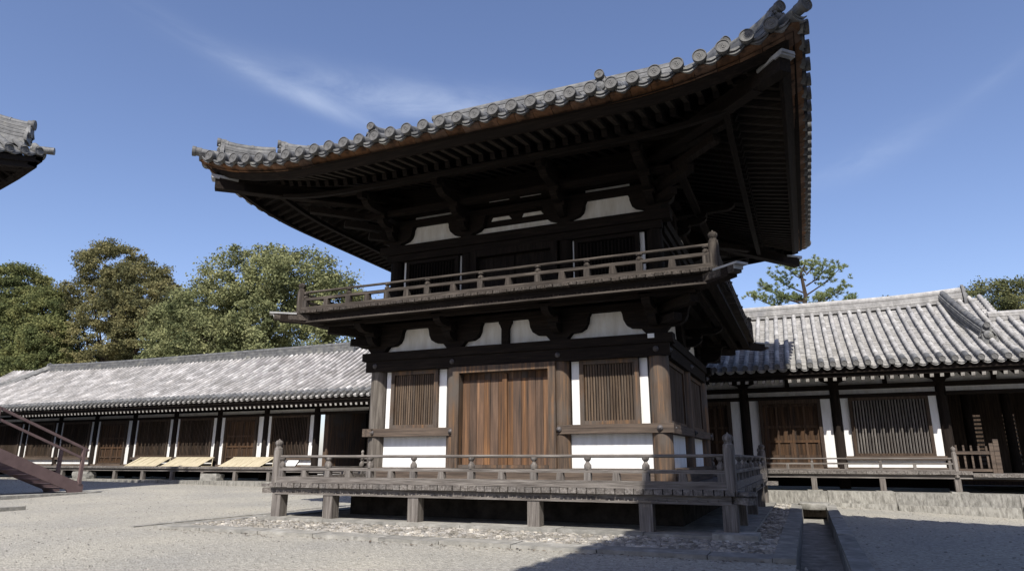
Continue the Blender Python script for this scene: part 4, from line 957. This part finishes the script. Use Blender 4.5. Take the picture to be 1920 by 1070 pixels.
one('rail', 'sillX', gt, (8.98, 9.76, 9.26, 9.299, 1.28, 1.36)); one('rail', 'sillX', gt, (8.98, 9.76, 9.26, 9.299, .84, .91))
one('gate_post', 'sillX', gt, (9.76, 9.85, 9.24, 9.36, .80, 1.56)); one('gate_post', 'sillX', gt, (9.855, 9.97, 9.23, 9.37, .80, 1.66))
# painted steel staircase rising to the left
st = empty('staircase', 'brown steel staircase with pipe handrail, rising off the left edge', 'stairs')
A0 = Vector((-16.74, 3.26, .10)); rise = .408; Wd = -1.15
dirv = Vector((0, -1, 0))
for q, y in enumerate((0, Wd)):
    a = A0+Vector((y, 0, 0)); mb = MB()
    f = lambda s, o, z: a+dirv*s+Vector((o, 0, z))
    mb.poly([(0, 0), (0, .22), (.06, .27), (4.6, .27+4.54*rise), (4.6, -.12+4.6*rise), (.55, .10), (.48, .0)], f, -.03, .03); mb.build('stringer', 'steel', st)
    for k, s_ in enumerate((.14, 2.98, 4.5)):
        mb = MB(); mb.bar(f(s_, 0, .2+s_*rise), f(s_, 0, 1.36+s_*rise), .095, .095, up=(0, 1, 0)); mb.build('railing_post', 'steel', st)
    if q == 0:
        mb = MB(); mb.bar(f(-.02, 0, 1.33), f(.22, 0, 1.39+.1*rise), .06, .06); mb.bar(f(.18, 0, 1.37+.1*rise), f(4.6, 0, 1.37+4.52*rise), .065, .075); mb.build('handrail', 'steel', st)
        mb = MB(); mb.bar(f(.18, 0, 1.02+.18*rise), f(4.6, 0, 1.02+4.6*rise), .06, .07); mb.build('middle_rail', 'steel', st)
for k in range(12):
    s_ = .30+k*.36; mb = MB(); a = A0+dirv*s_; mb.box(a.x+Wd+.03, a.x-.03, a.y-.30, a.y, .22+k*.36*rise, .25+k*.36*rise); mb.build('tread', 'steel', st)
one('landing', 'steel', st, (A0.x+Wd, A0.x, A0.y-6.2, A0.y-4.6, A0.z+4.4*rise, A0.z+4.6*rise))
mb = MB(); stone_run(mb, -18.1, -16.45, -4, 3.75, -.1, .10, 'y', 2.4); tag(mb.build('stone_slab', 'stone'), 'long stone kerb slab under the foot of the brown staircase', 'stone')
mb = MB(); stone_run(mb, -12.0, -11.65, -6, -1.6, -.1, .085, 'y', 2.0); tag(mb.build('stone_slab', 'stone'), 'short low stone slab at the lower left edge of the yard', 'stone')

# ============================================================ the great hall at the far left (only its roof corner reaches into view)
def great_hall(label, cx, cy, sx, sy, z, lx, ly, H, lft, run_, tn='tile', sp=.40, r=.11, discs=True, dn='tile_end', nose=0.0):
    """corner of the eaves at (cx, cy); the building lies on the sx, sy side of it"""
    g = empty('temple_hall', label, 'hall')
    LF = lambda c, d=0: lft*max(0, 1-c/run_)**2.4*max(0, 1-d/6)
    def sf(x, y):
        a = abs(x-cx); b = abs(y-cy); a = min(a, lx-a); b = min(b, ly-b); d = max(0, min(a, b)); c = max(a, b)-d; return z+LF(c, d)+.5*d
    mb = MB(); locs = []
    sides = [(lambda s, t: (cx+sx*s, cy+sy*t), lx, 0 if sy > 0 else pi), (lambda s, t: (cx+sx*t, cy+sy*s), ly, pi/2 if sx < 0 else -pi/2),
             (lambda s, t: (cx+sx*s, cy+sy*(ly-t)), lx, None), (lambda s, t: (cx+sx*(lx-t), cy+sy*s), ly, None)]
    eb = MB(); me_d = None
    for xy, L, rz in sides:
        n = int((L-.6)/sp); sl = [.3+sp*i for i in range(n+1)]
        E = lambda s, t, xy=xy: (lambda p: Vector((p[0], p[1], sf(*p))))(xy(s, t))
        T = lambda s, L=L: min(min(s, L-s), min(lx, ly)*.5)
        tile_slope(mb, E, sl, r, T, seg=1.2, frow=1.2)
        EO = lambda s, o, zz, xy=xy, L=L: (lambda p: Vector((p[0], p[1], z+LF(min(s, L-s))+zz)))(xy(s, -o))
        lips(mb, EO, sl, sag=.06)
        if rz is not None: locs += [(EO(s, nose, .0), rz) for s in sl]
        if nose:
            for s in sl: mb.tube([EO(s, nose, 0), E(s, .02)], r, 8)
        m_ = 30
        for (o0, o1, z0, z1) in ((-.10, -.3, -.34, -.18), (-.18, -.45, -.52, -.34), (-1.3, -1.55, -.62, -.42)):
            loft(eb, [[EO(q, o0, z0), EO(q, o0, z1), EO(q, o1, z1), EO(q, o1, z0)] for q in [abs(o0)+(L-2*abs(o0))*i/m_ for i in range(m_+1)]])
        k = .3
        while k < L-.3:
            t1 = min(2.0, min(k, L-k)); p0 = xy(k, .35); p1 = xy(k, max(.4, t1)); eb.bar((p0[0], p0[1], z+LF(min(k, L-k))-.48), (p1[0], p1[1], z+LF(min(k, L-k))-.30), .12, .14); k += .32
        # soffit
        b = len(eb.v); m2 = 20
        for t in (.25, 1.5, 4.0):
            for i in range(m2+1):
                s = t+(L-2*t)*i/m2; p = xy(s, t); eb.v.append((p[0], p[1], z+LF(min(s, L-s)-t, t)-.33+.14*t))
        for a in range(2):
            for i in range(m2): eb.f.append((b+a*(m2+1)+i, b+a*(m2+1)+i+1, b+(a+1)*(m2+1)+i+1, b+(a+1)*(m2+1)+i)); eb.s.append(False)
    rf = mb.build('roof', tn, g); eb.build('eaves', 'darkX', rf)
    dmx = disc_mesh(r*1.28, dn); dme = dmx.data; bpy.data.objects.remove(dmx)
    locs.sort(key=lambda q: (q[0]-Vector((cx, cy, z))).length); prt = []
    for p, rz in locs[:60]: prt.append(obj_of(dme, 'end_tile', rf, p, rz))
    dd = (sx, sy)
    hip_ridge(rf, sf, (cx+sx*.45, cy+sy*.45), dd, 2.6, .52, .42, r*1.05, 'corner_ridge', lift=.10, disc=prt[0] if prt else None)
    hip_ridge(rf, sf, (cx+sx*2.4, cy+sy*2.4), dd, 3.5, .62, .45, r*1.05, 'corner_ridge', lift=.1, disc=prt[0])
    q0 = Vector((cx, cy, sf(cx, cy))); d3 = Vector((-sx, -sy, 0)).normalized(); mb = MB(); mb.tube([q0+d3*.12+Vector((0, 0, .02)), q0-d3*.5], r*1.05, 12); mb.build('corner_tile', tn, rf)
    for t0, t1, zz, w_ in ((.42, 4.5, -.62, .28), (1.0, 4.5, -.92, .26)):
        mb = MB(); mb.bar((cx+sx*t0, cy+sy*t0, z+lft+zz), (cx+sx*t1, cy+sy*t1, z+.15+zz*.4), w_, .26); hb = mb.build('hip_rafter', 'darkX', rf)
        mb = MB(); mb.bar((cx+sx*(t0-.06), cy+sy*(t0-.06), z+lft+zz+.17), (cx+sx*(t0+.5), cy+sy*(t0+.5), z+lft+zz+.10), w_+.06, .07); mb.build('beam_cap', 'copper', hb)
    ov = 4.0; xa, xb = sorted((cx+sx*ov, cx+sx*(lx-ov))); ya, yb = sorted((cy+sy*ov, cy+sy*(ly-ov)))
    one('wall', 'plaster_warm', g, (xa+.15, xb-.15, ya+.15, yb-.15, .6, z+.2)); one('stone_podium', 'stone', g, (xa-1.5, xb+1.5, ya-1.5, yb+1.5, -.2, .6))
    one('beam', 'darkX', g, (xa-.1, xb+.1, ya-.1, yb+.1, z-1.2, z-.8)); one('beam', 'darkX', g, (xa-.05, xb+.05, ya-.05, yb+.05, z-3.0, z-2.75))
    for i in range(6):
        for y in (ya, yb): mb = MB(); x = xa+(xb-xa)*i/5; mb.lathe((x, y, 0), [(.3, .6), (.27, z)], 16); mb.build('pillar', 'darkV', g)
    for i in range(1, 4):
        for x in (xa, xb): mb = MB(); y = ya+(yb-ya)*i/4; mb.lathe((x, y, 0), [(.3, .6), (.27, z)], 16); mb.build('pillar', 'darkV', g)
    return g
great_hall('upturned tiled roof corner of a temple hall, jutting in at upper left', -15.35, -.45, -1, -1, 9.60, 24, 15, 0, .80, 5.0, sp=.41, r=.110)
kd = great_hall('large temple hall out of frame to the right, throwing the big shadow', 6.20, -3.85, 1, -1, 9.6, 16, 30, 0, 1.0, 5.0, sp=.42, r=.13, nose=.10)
ra = radians(-6); kd.rotation_euler.z = ra; kd.location = (6.20-(6.20*cos(ra)+3.85*sin(ra)), -3.85-(6.20*sin(ra)-3.85*cos(ra)), 0)

# ============================================================ trees
import bmesh
def leaf_cloud(name, matn, parent, lobes, n_cl, n_lf, size, cl_r, seed, flat=.75, up=.35):
    """many small leaf faces in clumps spread near the surface of several lobes"""
    rnd = random.Random(seed); V = []; F = []
    cl_r *= .78; n_cl = int(n_cl*1.5); n_lf = int(n_lf*.85)
    tot = sum(l[3]*l[4]*l[5]/max(l[3:6]) for l in lobes)
    for (cx, cy, cz, rx, ry, rz) in lobes:
        nc = max(4, int(n_cl*(rx*ry*rz/max(rx, ry, rz))/tot))
        for _ in range(nc):
            a = rnd.uniform(0, 2*pi); u = rnd.uniform(-.75, 1); q = rnd.uniform(.45, 1.05)**.6; rr = sqrt(1-u*u)
            px = cx+rx*q*rr*cos(a); py = cy+ry*q*rr*sin(a); pz = cz+rz*q*u; cr = cl_r*rnd.uniform(.45, 1.25)
            ax = rnd.uniform(.8, 1.5)
            for _ in range(int(1.35*n_lf*cr/cl_r)):
                g = [rnd.gauss(0, .42) for _ in range(3)]; x = px+g[0]*cr*ax; y = py+g[1]*cr; z = pz+g[2]*cr*flat
                s = size*.82*rnd.uniform(.5, 1.2); n = Vector((rnd.gauss(0, 1)+(x-cx)/rx*.6, rnd.gauss(0, 1)+(y-cy)/ry*.6, rnd.gauss(0, 1)+up+.5*(z-cz)/rz)).normalized(); t = n.orthogonal().normalized(); t.rotate(Matrix.Rotation(rnd.uniform(0, 6.28), 3, n)); b_ = n.cross(t)
                b = len(V); c = Vector((x, y, z)); V += [c+t*s, c+b_*s*.5, c-t*s*.8, c-b_*s*.5]; F.append((b, b+1, b+2, b+3))
    me = bpy.data.meshes.new(name); me.from_pydata([tuple(v) for v in V], [], F); me.materials.append(M[matn]); o = bpy.data.objects.new(name, me); C.objects.link(o); o.parent = parent; return o
def limbs(parent, base, lobes, r0, seed, top):
    rnd = random.Random(seed); mb = MB(); b = Vector(base); t = Vector(top)
    pts = [b+(t-b)*(i/6)+Vector((rnd.uniform(-.2, .2), rnd.uniform(-.2, .2), 0))*(i > 0) for i in range(7)]; mb.tube(pts, [r0*(1-.12*i) for i in range(7)], 10)
    o = mb.build('trunk', 'bark', parent); mb = MB()
    for l in lobes:
        k = rnd.randint(2, 5); c = Vector(l[:3]); s = pts[k]
        for q in range(3):
            e = c+Vector((rnd.uniform(-.6, .6)*l[3], rnd.uniform(-.6, .6)*l[4], rnd.uniform(-.2, .6)*l[5])); m1 = s.lerp(e, .5)+Vector((0, 0, -.4+rnd.uniform(-.3, .3)))
            mb.tube([s, m1, e], [r0*.38, r0*.22, r0*.05], 6)
    mb.build('branch', 'bark', o)
TG = 'trees standing behind the long hall'
def tree(kind, label, base, top, lobes, matn, n_cl, n_lf, size, cl_r, seed, r0=.45, group=TG, **kw):
    t = empty(kind, label, 'tree', group); limbs(t, base, lobes, r0, seed, top); leaf_cloud('crown', matn, t, lobes, n_cl, n_lf, size, cl_r, seed, **kw); return t
def L(*a): return list(a)
tree('camphor_tree', 'broad round-headed light green tree right behind the long roof', (-32.5, 27, 0), (-32, 27, 14), [(-33, 26, 14.3, 4.2, 3.5, 3.0), (-38, 26.5, 12.8, 3.8, 3.2, 2.7), (-29.4, 26, 13.9, 3.8, 3.3, 2.9), (-26.0, 26.3, 11.6, 3.2, 3, 2.9), (-35, 25, 9.6, 5, 3.5, 2.8), (-28.6, 25, 8.9, 5.4, 3.2, 2.6), (-40.5, 26.5, 9.6, 3.4, 3, 2.9), (-31.5, 24.8, 11.4, 4.0, 2.4, 2.6), (-23.8, 26.3, 9.4, 2.0, 2.5, 2.4), (-42.0, 26.8, 12.0, 2.0, 2.4, 1.8)], 'leafC', 640, 130, .16, .95, 1)
tree('cedar_tree', 'tall brownish conifer with uneven crown, left of the round green tree', (-55, 31, 0), (-55, 31, 20), [(-55.6, 30, 19.6, 3.0, 3, 2.2), (-58.0, 30, 16.8, 3.4, 3, 2.0), (-51.5, 30, 17.6, 3.4, 3, 1.9), (-54, 30, 14.6, 5.4, 3.4, 2.4), (-48.8, 30, 15.0, 3.2, 3, 2.2), (-56.0, 30, 11.8, 6.2, 3.6, 2.4), (-49.0, 30, 11.6, 4.4, 3.2, 2.4), (-53.5, 30, 9.2, 6, 3.4, 2.0), (-46.2, 30, 13.2, 2.4, 2.6, 2.0)], 'leafB', 720, 125, .16, .9, 2, flat=.55)
tree('cedar_tree', 'dark green bushy conifer at the far left edge', (-66, 29, 0), (-66, 29, 17), [(-67.6, 28.5, 18.2, 3.2, 3, 2.2), (-64.0, 28.5, 15.4, 4.2, 3, 2.4), (-71.0, 28.5, 15.2, 4, 3, 2.4), (-66.5, 28.5, 12.6, 6.5, 3.5, 2.5), (-70, 28.5, 9.8, 5.5, 3, 2.4), (-63, 28.5, 10, 5, 3.2, 2.6)], 'leafA', 620, 125, .17, .95, 3, flat=.6)
tree('cedar_tree', 'smaller pointed green conifer between the two tall conifers', (-59.6, 28, 0), (-59.6, 28, 14), [(-59.9, 27.5, 14.8, 1.3, 1.4, 2.2), (-59.6, 27.5, 12.2, 2.8, 2, 2.2), (-59.8, 27.5, 9.8, 4.0, 2.4, 2.2)], 'leafA', 300, 115, .15, .8, 4, r0=.3, flat=.6)
tree('broadleaf_tree', 'low dark bushes filling the gap above the left hip of the roof', (-48, 34, 0), (-48, 34, 8), [(-47, 33, 10.2, 4.5, 3, 2.4), (-42.5, 33, 10.4, 4, 3, 2.4), (-62, 31, 9.4, 7, 3, 2.6), (-44.8, 33, 13, 2.6, 2, 1.8), (-38, 33, 9.6, 5, 3, 2.0)], 'leafA', 460, 120, .16, .9, 5, r0=.3)
tree('broadleaf_tree', 'round olive tree at the far right, above the lower roof', (14.9, 27, 0), (14.9, 27, 8), [(14.2, 26, 8.6, 1.3, 1.3, 1.0), (15.6, 26, 8.6, 1.25, 1.3, .95), (14.9, 26, 7.6, 1.9, 1.5, .9), (16.4, 26, 7.4, 1.4, 1.4, .8), (13.8, 26, 7.4, 1.1, 1.2, .6)], 'leafD', 210, 85, .085, .45, 6, r0=.2, group='trees right of the tower')
def pine():
    t = empty('pine_tree', 'open-branched pine rising above the right-hand hall beside the tower', 'tree', 'trees right of the tower'); rnd = random.Random(8)
    mb = MB(); tp = [(5.6, 24, 0), (5.7, 24, 4), (5.75, 24, 7.5), (6.08, 24, 9.2), (5.98, 24, 10.4), (6.3, 24, 11.0)]; mb.tube(tp, [.2, .18, .14, .10, .07, .03], 8); tr = mb.build('trunk', 'bark', t)
    V = []; F = []; bb = MB()
    def tuft(p, d, s):
        for _ in range(26):
            n = (Vector(d)*.6+Vector((rnd.gauss(0, .5), rnd.gauss(0, .5), rnd.gauss(0, .4)+.35))).normalized(); w_ = n.orthogonal().normalized(); w_.rotate(Matrix.Rotation(rnd.uniform(0, 6.28), 3, n)); l = s*rnd.uniform(.6, 1.1); b = len(V); c = Vector(p)
            V.extend([c-w_*.012, c+w_*.012, c+n*l+w_*.008, c+n*l-w_*.008]); F.append((b, b+1, b+2, b+3))
    specs = [(8.6, -2.7, 1.15, 0), (9.0, -2.2, 1.35, .2), (8.2, -2.1, .35, 0), (9.6, -1.5, 1.1, 0), (8.4, 2.35, .75, 0), (8.9, 2.1, 1.0, .3), (8.1, 1.9, .2, 0), (9.5, 1.9, 1.35, 0), (10.0, 1.1, .85, 0), (10.3, -.9, .75, 0), (10.6, .5, .65, 0), (10.7, -.35, .5, 0), (8.0, -1.2, .15, .5), (8.9, .9, .2, -1.2), (9.3, -.6, .35, 1.2), (8.5, 1.2, .1, 0), (9.2, -1.3, .3, -.3)]
    for z0, dx, dz, dy in specs:
        x0 = 5.85+(z0-7.5)*.12; a = Vector((x0, 24, z0-.3)); e = Vector((x0+dx, 24+dy, z0+dz-.25)); m1 = a.lerp(e, .5)+Vector((0, 0, -.12)); bb.tube([a, m1, e], [.045, .03, .012], 6)
        nT = int(13+9*abs(dx))
        for i in range(nT):
            q = .42+.58*i/nT; p = (a*(1-q)*(1-q)+m1*2*q*(1-q)+e*q*q)+Vector((rnd.gauss(0, .16), rnd.gauss(0, .30), rnd.gauss(0, .10)+.05)); tuft(p, (e-a).normalized()*.3, .17)
            p2 = p+Vector((rnd.gauss(0, .12), rnd.gauss(0, .15), .06)); tuft(p2, (0, 0, 1), .15)
    bb.build('branch', 'bark', tr)
    me = bpy.data.meshes.new('crown'); me.from_pydata([tuple(v) for v in V], [], F); me.materials.append(M['leafP']); o = bpy.data.objects.new('crown', me); C.objects.link(o); o.parent = t
pine()
tree('broadleaf_tree', 'small tree top barely showing over the right-hand ridge', (9.4, 26.5, 0), (9.4, 26.5, 8.4), [(9.0, 26, 8.55, .55, .5, .32), (9.75, 26, 8.8, .5, .5, .35), (8.3, 26, 8.3, .7, .5, .3)], 'leafD', 60, 60, .075, .3, 9, r0=.12, group='trees right of the tower')
